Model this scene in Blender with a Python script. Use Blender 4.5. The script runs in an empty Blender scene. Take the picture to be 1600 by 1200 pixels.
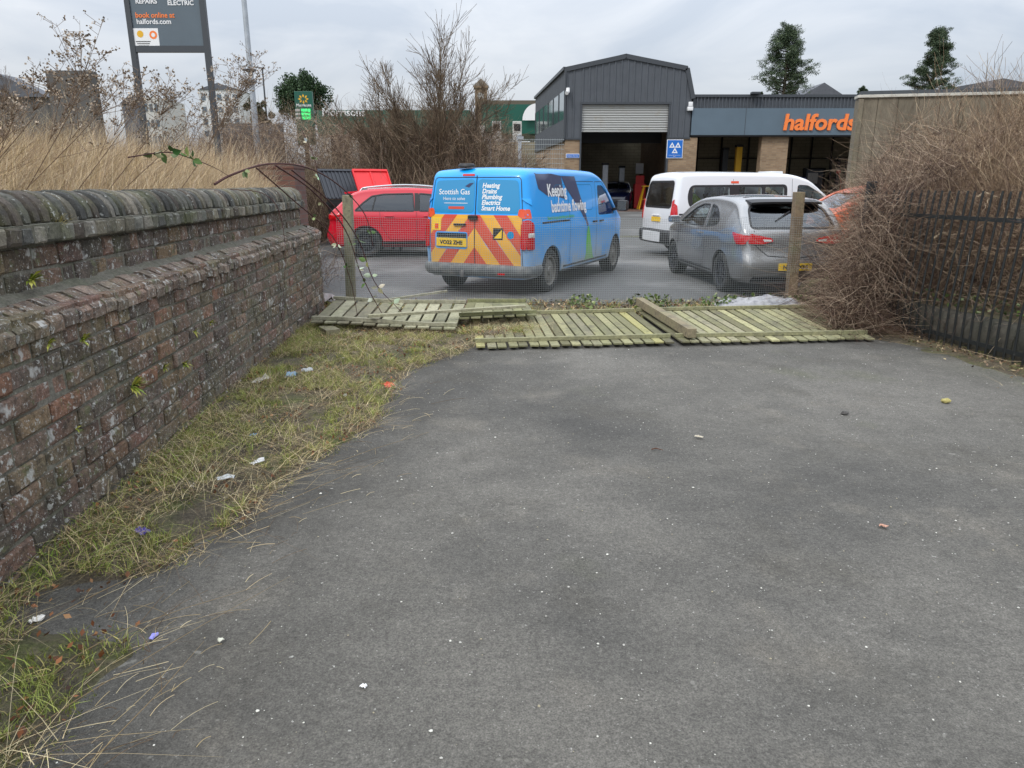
import bpy, bmesh, math, random
import numpy as np
from mathutils import Vector, Matrix, geometry, noise
from mathutils.bvhtree import BVHTree
random.seed(7); rng = np.random.default_rng(7)
R = math.radians
S = bpy.context.scene
COL = S.collection
# ------------------------------------------------ camera, sky, light, exposure
FPX = 1110.0; PITCH = math.atan(310/FPX); EYE = 1.65
cam = bpy.data.cameras.new('camera'); co = bpy.data.objects.new('camera', cam); COL.objects.link(co)
co.location = (0, 0, EYE); co.rotation_euler = (R(90)-PITCH, 0, 0)
cam.sensor_width = 36; cam.lens = 36*FPX/1600; cam.clip_start = .05; cam.clip_end = 3000
S.camera = co
def ray(px, py):
    u = (px-800)/FPX; v = (600-py)/FPX; c, s = math.cos(PITCH), math.sin(PITCH)
    return Vector((u, c+v*s, v*c-s))
def at(px, py, Y):      # survey helper: the point at ground distance Y seen in that direction
    d = ray(px, py); t = Y/d.y
    return Vector((d.x*t, Y, EYE+d.z*t))
def gp(px, py, z=0.0):
    d = ray(px, py); t = (z-EYE)/d.z
    return Vector((d.x*t, d.y*t, z))
w = bpy.data.worlds.new("World"); S.world = w; w.use_nodes = True
nt = w.node_tree; nt.nodes.clear()
def N(nt, typ, **kw):
    n = nt.nodes.new(typ)
    for k, v in kw.items():
        if k.startswith('i_'): n.inputs[k[2:].replace('_', ' ')].default_value = v
        else: setattr(n, k, v)
    return n
SUN_EL, SUN_AZ = R(48), R(-140)
out = N(nt, 'ShaderNodeOutputWorld'); bg = N(nt, 'ShaderNodeBackground', i_Strength=.135)
sky = N(nt, 'ShaderNodeTexSky', sky_type='NISHITA', sun_disc=False, sun_elevation=SUN_EL, sun_rotation=SUN_AZ, air_density=1.0, dust_density=1.5)
tc = N(nt, 'ShaderNodeTexCoord'); sp = N(nt, 'ShaderNodeSeparateXYZ')
mp = N(nt, 'ShaderNodeMapping'); mp.inputs['Scale'].default_value = (1, 1, 3.2); mp.inputs['Location'].default_value = (.35, .2, .4)
n1 = N(nt, 'ShaderNodeTexNoise', i_Scale=3.4, i_Detail=9.0, i_Roughness=.52, i_Distortion=.5)
rp = N(nt, 'ShaderNodeValToRGB'); rp.color_ramp.elements[0].position = .38; rp.color_ramp.elements[0].color = (3.15, 3.45, 3.9, 1)
rp.color_ramp.elements[1].position = .60; rp.color_ramp.elements[1].color = (4.25, 4.42, 4.68, 1)
zr = N(nt, 'ShaderNodeMapRange'); zr.inputs['From Min'].default_value = .1; zr.inputs['From Max'].default_value = .9
zr.inputs['To Min'].default_value = 1.0; zr.inputs['To Max'].default_value = 3.3
ml = N(nt, 'ShaderNodeVectorMath', operation='SCALE')
mx = N(nt, 'ShaderNodeMix', data_type='RGBA'); mx.inputs[0].default_value = .9
L = nt.links.new
L(tc.outputs['Generated'], mp.inputs['Vector']); L(mp.outputs[0], n1.inputs['Vector']); L(n1.outputs['Fac'], rp.inputs['Fac'])
L(tc.outputs['Generated'], sp.inputs[0]); L(sp.outputs['Z'], zr.inputs['Value'])
L(rp.outputs['Color'], ml.inputs[0]); L(zr.outputs[0], ml.inputs['Scale'])
L(sky.outputs[0], mx.inputs[6]); L(ml.outputs[0], mx.inputs[7]); L(mx.outputs[2], bg.inputs['Color']); L(bg.outputs[0], out.inputs[0])
sl = bpy.data.lights.new('sun', 'SUN'); sl.energy = 1.3; sl.angle = R(12); sl.color = (1, .97, .92)
so = bpy.data.objects.new('sun', sl); COL.objects.link(so)
sd = Vector((math.sin(SUN_AZ)*math.cos(SUN_EL), math.cos(SUN_AZ)*math.cos(SUN_EL), math.sin(SUN_EL)))
so.rotation_euler = sd.to_track_quat('Z', 'Y').to_euler(); so.location = sd*50
S.view_settings.view_transform = 'Standard'; S.view_settings.look = 'None'; S.view_settings.exposure = 0.3; S.view_settings.gamma = 1
S.render.engine = 'CYCLES'; S.cycles.max_bounces = 6; S.cycles.transparent_max_bounces = 12
# ------------------------------------------------ helpers
def tag(o, label=None, cat=None, group=None, kind=None):
    if label: o['label'] = label
    if cat: o['category'] = cat
    if group: o['group'] = group
    if kind: o['kind'] = kind
    return o
def empty(name, loc=(0, 0, 0), rz=0, **kw):
    o = bpy.data.objects.new(name, None); COL.objects.link(o); o.location = loc; o.rotation_euler = (0, 0, rz)
    o.empty_display_size = .1
    return tag(o, **kw)
def link(name, me, mat, parent=None, **kw):
    o = bpy.data.objects.new(name, me); COL.objects.link(o)
    if mat is not None: me.materials.append(mat)
    if parent: o.parent = parent
    return tag(o, **kw)
def srgb(h):
    h = h.lstrip('#'); c = [int(h[i:i+2], 16)/255 for i in (0, 2, 4)]
    return tuple((x/12.92 if x <= .04045 else ((x+.055)/1.055)**2.4) for x in c)
def copy_tree(o, parent=None):
    c = o.copy(); COL.objects.link(c)
    if parent: c.parent = parent
    for ch in list(o.children): copy_tree(ch, c)
    return c
def place(o, M):        # move an object by baking a matrix into it
    o.matrix_local = M
    return o
class MB:
    def __init__(s): s.v = []; s.f = []; s.c = []; s.cc = (1, 1, 1)
    def add(s, vs, fs, col=None):
        b = len(s.v); s.v += [tuple(v) for v in vs]; s.f += [tuple(b+i for i in f) for f in fs]
        s.c += [col or s.cc]*len(vs)
        return s
    def box(s, c, d, M=None, ch=0.0, col=None, jit=0):
        hx, hy, hz = d[0]/2, d[1]/2, d[2]/2
        if ch <= 0:
            vs = [Vector((x, y, z)) for x in (-hx, hx) for y in (-hy, hy) for z in (-hz, hz)]
            fs = [(0, 1, 3, 2), (4, 6, 7, 5), (0, 4, 5, 1), (2, 3, 7, 6), (0, 2, 6, 4), (1, 5, 7, 3)]
        else:
            bm = bmesh.new(); bmesh.ops.create_cube(bm, size=1, matrix=Matrix.Diagonal((d[0], d[1], d[2], 1)))
            bmesh.ops.bevel(bm, geom=bm.edges[:], offset=min(ch, hx*.9, hy*.9, hz*.9), segments=2, affect='EDGES', profile=.6)
            bm.verts.index_update(); vs = [v.co.copy() for v in bm.verts]; fs = [[v.index for v in f.verts] for f in bm.faces]; bm.free()
        if jit: vs = [v+Vector([random.uniform(-jit, jit) for _ in range(3)]) for v in vs]
        if M is not None: vs = [M @ v for v in vs]
        c = Vector(c)
        return s.add([v+c for v in vs], fs, col)
    def bar(s, a, b, wd, th, up=(0, 0, 1), ch=0, col=None):   # box from a to b
        a, b = Vector(a), Vector(b); d = b-a; l = d.length; x = d.normalized(); u = Vector(up)
        y = u.cross(x)
        if y.length < 1e-4: y = Vector((0, 1, 0)).cross(x)
        y.normalize(); z = x.cross(y)
        M = Matrix((x, y, z)).transposed()
        return s.box((a+b)/2, (l, wd, th), M, ch, col)
    def tube(s, pts, r, n=8, col=None, cap=True):
        pts = [Vector(p) for p in pts]; m = len(pts)
        rs = r if isinstance(r, (list, tuple)) else [r]*m
        vs = []; fs = []; ref = Vector((0, 0, 1)); 
        for i, p in enumerate(pts):
            t = (pts[min(i+1, m-1)]-pts[max(i-1, 0)]).normalized()
            rf = ref if abs(t.dot(ref)) < .95 else Vector((1, 0, 0))
            a = t.cross(rf).normalized(); b = t.cross(a)
            for k in range(n):
                an = 2*math.pi*k/n; vs.append(p+(a*math.cos(an)+b*math.sin(an))*rs[i])
        for i in range(m-1):
            for k in range(n): fs.append((i*n+k, i*n+(k+1) % n, (i+1)*n+(k+1) % n, (i+1)*n+k))
        if cap: fs.append(tuple(range(n))[::-1]); fs.append(tuple((m-1)*n+k for k in range(n)))
        return s.add(vs, fs, col)
    def lathe(s, prof, n=32, M=None, col=None):      # prof: (r, h) round the z axis
        vs = []; fs = []
        for r, h in prof:
            for k in range(n): an = 2*math.pi*k/n; vs.append(Vector((r*math.cos(an), r*math.sin(an), h)))
        for i in range(len(prof)-1):
            for k in range(n): fs.append((i*n+k, i*n+(k+1) % n, (i+1)*n+(k+1) % n, (i+1)*n+k))
        if M is not None: vs = [M @ v for v in vs]
        return s.add(vs, fs, col)
    def prism(s, poly, ext, M=None, col=None):       # poly (x, y) extruded along z over ext=(z0, z1)
        n = len(poly); vs = [Vector((p[0], p[1], z)) for z in ext for p in poly]
        fs = [tuple(range(n))[::-1], tuple(range(n, 2*n))]+[(i, (i+1) % n, n+(i+1) % n, n+i) for i in range(n)]
        if M is not None: vs = [M @ v for v in vs]
        return s.add(vs, fs, col)
    def mesh(s, name, smooth=None):
        me = bpy.data.meshes.new(name); me.from_pydata(s.v, [], s.f); me.update()
        ca = me.color_attributes.new('Col', 'FLOAT_COLOR', 'POINT')
        ca.data.foreach_set('color', np.array([(c[0], c[1], c[2], 1) for c in s.c], dtype=np.float32).ravel())
        if smooth:
            me.polygons.foreach_set('use_smooth', [True]*len(me.polygons)); me.set_sharp_from_angle(angle=R(smooth))
        return me
    def build(s, name, mat, parent=None, smooth=None, **kw):
        bm = bmesh.new(); me = s.mesh(name); bm.from_mesh(me); bmesh.ops.recalc_face_normals(bm, faces=bm.faces[:]); bm.to_mesh(me); bm.free()
        if smooth:
            me.polygons.foreach_set('use_smooth', [True]*len(me.polygons)); me.set_sharp_from_angle(angle=R(smooth))
        return link(name, me, mat, parent, **kw)
def np_mesh(name, V, quads=None, tris=None, C=None, smooth=True):
    me = bpy.data.meshes.new(name); V = np.asarray(V, np.float32); me.vertices.add(len(V)); me.vertices.foreach_set('co', V.ravel())
    idx = []; st = []; o = 0
    if quads is not None and len(quads): q = np.asarray(quads, np.int32); idx.append(q.ravel()); st.append(np.arange(len(q))*4); o = q.size
    if tris is not None and len(tris): t = np.asarray(tris, np.int32); idx.append(t.ravel()); st.append(o+np.arange(len(t))*3)
    idx = np.concatenate(idx); st = np.concatenate(st)
    me.loops.add(len(idx)); me.loops.foreach_set('vertex_index', idx.astype(np.int32)); me.polygons.add(len(st)); me.polygons.foreach_set('loop_start', st.astype(np.int32))
    if smooth: me.polygons.foreach_set('use_smooth', np.ones(len(st), bool))
    if C is not None:
        ca = me.color_attributes.new('Col', 'FLOAT_COLOR', 'POINT'); ca.data.foreach_set('color', np.c_[C, np.ones(len(C))].astype(np.float32).ravel())
    me.update(calc_edges=True); me.validate()
    return me
def tubes_np(P, Rr, sides=3):        # P (n,k,3), Rr (n,k)
    P = np.asarray(P, float); Rr = np.asarray(Rr, float); n, k, _ = P.shape
    T = np.gradient(P, axis=1); T /= np.linalg.norm(T, axis=2, keepdims=True)+1e-9
    ref = np.tile(np.array([.31, .12, .95]), (n, k, 1)); A = np.cross(T, ref); A /= np.linalg.norm(A, axis=2, keepdims=True)+1e-9; B = np.cross(T, A)
    an = np.arange(sides)*2*np.pi/sides
    V = P[:, :, None, :]+(A[:, :, None, :]*np.cos(an)[None, None, :, None]+B[:, :, None, :]*np.sin(an)[None, None, :, None])*Rr[:, :, None, None]
    base = (np.arange(n)*k*sides)[:, None, None]+(np.arange(k-1)*sides)[None, :, None]
    j = np.arange(sides)[None, None, :]; j2 = (j+1) % sides
    Q = np.stack([base+j, base+j2, base+sides+j2, base+sides+j], -1).reshape(-1, 4)
    return V.reshape(-1, 3), Q
def strands(name, P, Rr, mat, cols=None, parent=None, sides=3, **kw):
    V, Q = tubes_np(P, Rr, sides); n, k = np.shape(Rr)
    C = None if cols is None else np.repeat(np.asarray(cols), k*sides, axis=0)
    return link(name, np_mesh(name, V, Q, None, C), mat, parent, **kw)
def blades_np(root, h, lean, wd, seg=3, droop=.5):     # grass blades: root (n,3), h (n,), lean (n,2), wd (n,)
    n = len(root); t = np.linspace(0, 1, seg+1)
    z = h[:, None]*(t-droop*.35*t**2*np.minimum(1, np.linalg.norm(lean, axis=1)/np.maximum(h, .01))[:, None])
    xy = lean[:, None, :]*(t**1.8)[None, :, None]
    P = np.concatenate([xy, z[:, :, None]], 2)+root[:, None, :]
    az = rng.uniform(0, 2*np.pi, n); side = np.stack([np.cos(az), np.sin(az), np.zeros(n)], 1)
    ww = wd[:, None]*(1-.85*t)[None, :]
    A = P+side[:, None, :]*ww[:, :, None]/2; B = P-side[:, None, :]*ww[:, :, None]/2
    V = np.stack([A, B], 2).reshape(-1, 3)
    b = (np.arange(n)*(seg+1)*2)[:, None]+(np.arange(seg)*2)[None, :]
    Q = np.stack([b, b+1, b+3, b+2], -1).reshape(-1, 4)
    return V, Q
def leaf_np(cen, size, nrm=None, asp=.6):
    n = len(cen); a = rng.normal(size=(n, 3)); a /= np.linalg.norm(a, axis=1, keepdims=True)
    b = rng.normal(size=(n, 3)) if nrm is None else nrm+rng.normal(size=(n, 3))*.35
    b = np.cross(a, b); b /= np.linalg.norm(b, axis=1, keepdims=True)+1e-9
    s = size[:, None]
    V = np.stack([cen-a*s, cen-b*s*asp, cen+a*s, cen+b*s*asp], 1).reshape(-1, 3)
    return V, np.arange(4*n).reshape(-1, 4)
def pal(n, cols, jit=.12):
    c = np.array(cols)[rng.integers(0, len(cols), n)]
    return np.clip(c*(1+rng.normal(0, jit, (n, 1))), 0, 1)
# ------------------------------------------------ materials
def mat(name, base=(.5, .5, .5), rough=.6, metal=0, attr=False, var=None, bump=None, coat=0, spec=.5, spots=None, dirt=None, alpha=None, subs=None, emit=None, vscale=(1, 1, 1), trans=None, tint2=None):
    m = bpy.data.materials.new(name); m.use_nodes = True; nt = m.node_tree; b = nt.nodes['Principled BSDF']; L = nt.links.new
    b.inputs['Roughness'].default_value = rough; b.inputs['Metallic'].default_value = metal; b.inputs['Coat Weight'].default_value = coat
    b.inputs['Coat Roughness'].default_value = .06; b.inputs['Specular IOR Level'].default_value = spec
    tc = N(nt, 'ShaderNodeTexCoord'); mpn = N(nt, 'ShaderNodeMapping'); mpn.inputs['Scale'].default_value = vscale; L(tc.outputs['Object'], mpn.inputs[0]); vec = mpn.outputs[0]
    c = N(nt, 'ShaderNodeRGB'); c.outputs[0].default_value = (*base, 1); cur = c.outputs[0]
    def mix(fac, a, bb, mode='MIX'):
        x = N(nt, 'ShaderNodeMix', data_type='RGBA', blend_type=mode)
        if isinstance(fac, float): x.inputs[0].default_value = fac
        else: L(fac, x.inputs[0])
        L(a, x.inputs[6])
        if isinstance(bb, tuple): x.inputs[7].default_value = (*bb, 1)
        else: L(bb, x.inputs[7])
        return x.outputs[2]
    def nz(sc, det=4.0, rg=.55, lo=.3, hi=.7, a=0.0, z=1.0, vv=None):
        n = N(nt, 'ShaderNodeTexNoise', i_Scale=sc, i_Detail=det, i_Roughness=rg); L(vv or vec, n.inputs['Vector'])
        r = N(nt, 'ShaderNodeMapRange'); r.inputs['From Min'].default_value = lo; r.inputs['From Max'].default_value = hi
        r.inputs['To Min'].default_value = a; r.inputs['To Max'].default_value = z; L(n.outputs['Fac'], r.inputs['Value'])
        return r.outputs[0]
    if attr:
        at_ = N(nt, 'ShaderNodeAttribute', attribute_name='Col'); cur = mix(1.0, cur, at_.outputs['Color'], 'MULTIPLY')
    if tint2:      # (colour, noise scale, lo, hi): patches of a second colour
        for (c2, sc, lo, hi, amt) in tint2: cur = mix(nz(sc, 5.0, .6, lo, hi, 0.0, amt), cur, c2)
    if var:
        for sc, am in var: 
            g = nz(sc, 5.0, .6, .25, .75, 1-am, 1+am); cc = N(nt, 'ShaderNodeCombineColor'); [L(g, cc.inputs[i]) for i in range(3)]
            cur = mix(1.0, cur, cc.outputs[0], 'MULTIPLY')
    if spots:      # (colour, scale, threshold, amount)
        for c2, sc, th, am in spots:
            v = nz(sc, 3.0, .7, th, th+.05, 0.0, am); cur = mix(v, cur, c2)
    if dirt:       # (colour, z top, z full, amount): road dirt on the lower body
        c2, z0, z1, am = dirt; sx = N(nt, 'ShaderNodeSeparateXYZ'); L(tc.outputs['Object'], sx.inputs[0])
        r = N(nt, 'ShaderNodeMapRange'); r.inputs['From Min'].default_value = z0; r.inputs['From Max'].default_value = z1; r.inputs['To Min'].default_value = 0; r.inputs['To Max'].default_value = am
        L(sx.outputs['Z'], r.inputs['Value']); mm = N(nt, 'ShaderNodeMath', operation='MULTIPLY'); L(r.outputs[0], mm.inputs[0]); L(nz(2.2, 5.0, .6, .3, .62, .25, 1.1), mm.inputs[1])
        mm.use_clamp = True; cur = mix(mm.outputs[0], cur, c2)
        rr = N(nt, 'ShaderNodeMapRange'); rr.inputs['To Min'].default_value = rough; rr.inputs['To Max'].default_value = .85; L(mm.outputs[0], rr.inputs['Value']); L(rr.outputs[0], b.inputs['Roughness'])
        ic = N(nt, 'ShaderNodeMath', operation='MULTIPLY_ADD'); ic.inputs[1].default_value = -coat; ic.inputs[2].default_value = coat; L(mm.outputs[0], ic.inputs[0]); L(ic.outputs[0], b.inputs['Coat Weight'])
    L(cur, b.inputs['Base Color'])
    if bump:
        prev = None
        for sc, st, dist in bump:
            n = N(nt, 'ShaderNodeTexNoise', i_Scale=sc, i_Detail=6.0, i_Roughness=.65); L(vec, n.inputs['Vector'])
            bp = N(nt, 'ShaderNodeBump', i_Strength=st, i_Distance=dist); L(n.outputs['Fac'], bp.inputs['Height'])
            if prev: L(prev, bp.inputs['Normal'])
            prev = bp.outputs[0]
        L(prev, b.inputs['Normal'])
    if trans:      # thin glass: tinted transparency with a sky reflection
        tr = N(nt, 'ShaderNodeBsdfTransparent'); tr.inputs[0].default_value = (*trans, 1)
        gl = N(nt, 'ShaderNodeBsdfGlossy'); gl.inputs['Roughness'].default_value = .03; gl.inputs['Color'].default_value = (.9, .95, 1, 1)
        fr = N(nt, 'ShaderNodeLayerWeight'); fr.inputs[0].default_value = .5; pw = N(nt, 'ShaderNodeMath', operation='POWER'); pw.inputs[1].default_value = 3.0
        ad = N(nt, 'ShaderNodeMath', operation='MULTIPLY_ADD'); ad.inputs[1].default_value = .85; ad.inputs[2].default_value = .10; ad.use_clamp = True; L(fr.outputs['Facing'], pw.inputs[0])
        L(pw.outputs[0], ad.inputs[0]); ms = N(nt, 'ShaderNodeMixShader'); L(ad.outputs[0], ms.inputs[0]); L(tr.outputs[0], ms.inputs[1]); L(gl.outputs[0], ms.inputs[2])
        L(ms.outputs[0], nt.nodes['Material Output'].inputs[0])
    if emit:
        b.inputs['Emission Color'].default_value = (*base, 1); b.inputs['Emission Strength'].default_value = emit
    return m
def foliage(name, rough=.7, **kw):
    m = mat(name, (1, 1, 1), rough, attr=True, spec=.25, **kw)
    return m
M = {}
M['asphalt'] = mat('asphalt', (.112, .106, .093), .88, attr=True, tint2=[((.155, .146, .128), .42, .44, .62, .9), ((.060, .058, .053), .30, .47, .62, .85), ((.075, .069, .056), 1.1, .54, .72, .7), ((.165, .150, .125), 1.4, .56, .70, .6), ((.095, .100, .055), .5, .60, .72, .55), ((.06, .058, .052), 4.5, .60, .75, .5)],
                   var=[(170, .6), (75, .32), (28, .2), (5, .14)], spots=[((.42, .41, .38), 48, .67, .8), ((.03, .03, .03), 90, .66, .6), ((.45, .44, .40), 24, .69, .7), ((.50, .49, .45), 13, .715, .6), ((.34, .33, .29), 9, .67, .4)], bump=[(170, .8, .008), (60, .4, .005)])
M['carpark'] = mat('car_park_asphalt', (.095, .093, .088), .7, tint2=[((.19, .185, .175), .35, .50, .62, .8), ((.05, .05, .05), .6, .55, .7, .6)], var=[(60, .25), (8, .1)], bump=[(120, .3, .004)])
M['soil'] = mat('soil', (.11, .09, .06), .95, tint2=[((.10, .12, .03), 3, .45, .65, .9), ((.16, .13, .085), 9, .5, .62, .7), ((.03, .026, .02), 5, .52, .7, .7)], var=[(60, .5), (200, .3)], bump=[(30, .8, .03), (120, .5, .01)])
M['earth'] = mat('rough_ground', (.09, .08, .05), .95, tint2=[((.1, .12, .04), 1, .45, .65, .8)], var=[(10, .4)], bump=[(8, .6, .05)])
M['brick'] = mat('old_brick', (1.03, .91, .83), .92, attr=True, tint2=[((.135, .11, .082), 1.1, .35, .70, .6), ((.105, .11, .06), 2.6, .48, .70, .7), ((.045, .04, .036), 1.7, .50, .7, .7), ((.21, .195, .165), 6, .56, .70, .55), ((.045, .04, .036), 14, .50, .66, .6)], var=[(34, .45), (130, .45)],
                 spots=[((.50, .50, .47), 22, .60, .85), ((.52, .52, .50), 6.5, .625, .8), ((.46, .46, .44), 60, .60, .7), ((.11, .13, .05), 12, .60, .5)], bump=[(28, .9, .02), (120, .7, .006)])
M['mortar'] = mat('mortar', (.15, .14, .115), .95, tint2=[((.09, .10, .06), 3, .4, .7, .6)], var=[(30, .4), (120, .3)], bump=[(50, .8, .012)], spots=[((.4, .4, .38), 30, .66, .5)])
M['cope'] = mat('coping_brick', (1, 1, 1), .9, attr=True, tint2=[((.13, .14, .05), 3, .52, .7, .5), ((.05, .05, .045), 14, .5, .7, .6)], var=[(50, .4), (160, .4)], spots=[((.48, .49, .46), 22, .63, .75), ((.5, .5, .46), 60, .68, .6)], bump=[(40, .7, .012), (160, .5, .004)])
M['oldwood'] = mat('weathered_wood', (1, 1, 1), .85, attr=True, tint2=[((.21, .215, .11), 3, .45, .68, .55), ((.10, .09, .07), 5, .52, .7, .6), ((.05, .045, .035), 13, .60, .72, .6)], var=[(30, .3), (110, .25)], bump=[(90, .5, .004)], vscale=(1, 1, 1))
M['wire'] = mat('galvanised_wire', (.38, .41, .41), .5, .5)
M['iron'] = mat('black_iron', (.010, .012, .012), .6, tint2=[((.07, .07, .065), 16, .60, .68, .6)], bump=[(60, .4, .003)])
M['concrete'] = mat('stained_concrete', (.17, .145, .105), .93, tint2=[((.30, .26, .20), 1.1, .55, .66, .6), ((.10, .10, .05), .8, .52, .7, .7), ((.10, .085, .06), 2.2, .5, .7, .6)], var=[(9, .25), (40, .2)], vscale=(1, 1, .35), bump=[(14, .5, .02)])
M['twig'] = foliage('bare_twigs'); M['grass'] = foliage('grass_blades', rough=.75); M['leaf'] = foliage('leaves', rough=.5); M['needle'] = foliage('needles')
M['glass'] = mat('glass', trans=(.62, .70, .68)); M['darkglass'] = mat('dark_glass', trans=(.16, .18, .18))
M['black'] = mat('black_plastic', (.016, .016, .018), .55); M['rubber'] = mat('tyre_rubber', (.02, .02, .02), .85, tint2=[((.09, .085, .075), 6, .45, .7, .6)])
M['rim'] = mat('alloy_rim', (.35, .35, .36), .35, .8, var=[(20, .2)]); M['darkrim'] = mat('dark_rim', (.05, .052, .06), .4, .5); M['steelrim'] = mat('steel_rim', (.20, .19, .17), .6, .3, var=[(30, .3)])
M['chrome'] = mat('chrome', (.7, .7, .7), .12, 1); M['seat'] = mat('seat_cloth', (.03, .03, .035), .9); M['bumper'] = mat('grey_bumper_plastic', (.13, .14, .145), .7, var=[(8, .25)], tint2=[((.26, .24, .21), 4, .5, .7, .6)])
M['redlight'] = mat('red_lamp', (.50, .004, .008), .12, coat=.6); M['clearlight'] = mat('clear_lamp', (.65, .62, .6), .12, coat=1); M['amber'] = mat('amber_lamp', (.6, .18, .02), .2, coat=1)
M['orangelight'] = mat('orange_red_reflector', (.75, .08, .02), .3, coat=.5)
M['plate'] = mat('yellow_plate', (.85, .55, .03), .4); M['white'] = mat('white_vinyl', (.8, .8, .8), .45); M['ink'] = mat('black_ink', (.01, .01, .012), .6)
M['chevred'] = mat('red_chevron', (.62, .07, .035), .45, dirt=((.30, .20, .12), 1.15, .35, .35)); M['chevyel'] = mat('yellow_chevron', (.82, .42, .04), .45, dirt=((.4, .3, .15), 1.15, .35, .4))
M['hblue'] = mat('blue_van_paint', (.003, .34, .86), .32, coat=.5, dirt=((.40, .42, .41), 1.05, .38, .9)); M['navy'] = mat('navy_vinyl', (.018, .03, .10), .4, coat=.4)
M['windowblue'] = mat('blue_window_vinyl', (.006, .25, .52), .12, coat=1)
M['greenvinyl'] = mat('green_vinyl', (.10, .50, .04), .4, dirt=((.33, .35, .34), .95, .42, .75)); M['orange'] = mat('orange_letter', (.90, .22, .045), .5)
M['whitepaint'] = mat('white_paint', (.72, .74, .76), .3, coat=.6, dirt=((.42, .42, .40), .8, .3, .5))
M['greypaint'] = mat('grey_metallic_paint', (.33, .33, .33), .24, .6, coat=1, dirt=((.12, .11, .10), .7, .25, .5)); M['redpaint'] = mat('red_paint', (.62, .012, .03), .25, coat=1)
M['silver'] = mat('silver_rail_and_roof_sheen', (.55, .58, .6), .25, .8, coat=1); M['darkblue'] = mat('dark_blue_paint', (.008, .012, .05), .25, coat=1)  # silver: roof rails, and the painted sky reflection on the red car's roof
M['vanorange'] = mat('orange_paint', (.80, .13, .03), .35, coat=.5)

def brickmat(name, c1, c2, mo, sc=1.0):
    m = mat(name, c1, .9); nt = m.node_tree; L = nt.links.new; b = nt.nodes['Principled BSDF']; tc = N(nt, 'ShaderNodeTexCoord'); sx = N(nt, 'ShaderNodeSeparateXYZ'); cx = N(nt, 'ShaderNodeCombineXYZ'); ad = N(nt, 'ShaderNodeMath', operation='ADD')
    L(tc.outputs['Object'], sx.inputs[0]); L(sx.outputs['X'], ad.inputs[0]); L(sx.outputs['Y'], ad.inputs[1]); L(ad.outputs[0], cx.inputs['X']); L(sx.outputs['Z'], cx.inputs['Y'])
    bt = N(nt, 'ShaderNodeTexBrick', i_Scale=1.0/sc, i_Mortar_Size=.006); bt.inputs['Brick Width'].default_value = .225; bt.inputs['Row Height'].default_value = .075; bt.inputs['Color1'].default_value = (*c1, 1); bt.inputs['Color2'].default_value = (*c2, 1); bt.inputs['Mortar'].default_value = (*mo, 1)
    L(cx.outputs[0], bt.inputs['Vector']); n = N(nt, 'ShaderNodeTexNoise', i_Scale=.8, i_Detail=5.0); L(tc.outputs['Object'], n.inputs[0]); mr = N(nt, 'ShaderNodeMapRange'); mr.inputs['From Min'].default_value = .3; mr.inputs['From Max'].default_value = .7; mr.inputs['To Min'].default_value = .75; mr.inputs['To Max'].default_value = 1.15; L(n.outputs['Fac'], mr.inputs['Value'])
    v = N(nt, 'ShaderNodeVectorMath', operation='SCALE'); L(bt.outputs['Color'], v.inputs[0]); L(mr.outputs[0], v.inputs['Scale']); L(v.outputs[0], b.inputs['Base Color'])
    return m
M['tanbrick'] = brickmat('tan_brick', (.34, .235, .14), (.25, .16, .095), (.25, .21, .16)); M['redbrick'] = brickmat('red_brick', (.20, .09, .065), (.14, .07, .055), (.13, .11, .09)); M['block'] = brickmat('painted_block', (.33, .29, .20), (.30, .26, .18), (.2, .18, .13), 2.4)
M['clad'] = mat('grey_cladding', (.075, .083, .095), .5, var=[(2, .12)]); M['fascia'] = mat('blue_grey_fascia', (.10, .14, .175), .45, var=[(.6, .12)]); M['trim'] = mat('grey_trim', (.05, .056, .064), .45)
M['shutter'] = mat('steel_shutter', (.42, .42, .40), .5, .35, tint2=[((.35, .26, .16), 1.5, .55, .75, .5)]); M['steel'] = mat('galvanised_steel', (.42, .45, .48), .5, .5, var=[(6, .15)]); M['signgrey'] = mat('sign_panel', (.10, .13, .155), .5, var=[(1.5, .08)])
M['yellow'] = mat('yellow_paint', (.75, .42, .02), .45); M['red'] = mat('red_paint_matt', (.5, .02, .02), .5); M['redlid'] = mat('red_lid_plastic', (.75, .025, .03), .4); M['signblue'] = mat('sign_blue', (.01, .14, .52), .4); M['green'] = mat('sign_green', (.006, .09, .06), .4)
M['bark'] = mat('bark', (.12, .10, .075), .95, var=[(20, .3)], bump=[(30, .6, .02)]); M['slate'] = mat('slate_roof', (.10, .105, .12), .8, var=[(3, .2)]); M['render'] = mat('pale_render', (.5, .49, .46), .9, var=[(2, .1)]); M['led'] = mat('green_led', (.05, .8, .2), emit=.7); M['stone'] = mat('kerb_stone', (.065, .058, .045), .9, tint2=[((.03, .032, .022), 3, .45, .65, .8)], var=[(15, .4)], bump=[(25, .7, .02)]); M['floor'] = mat('bay_floor', (.17, .10, .075), .6, var=[(3, .2)])
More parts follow.
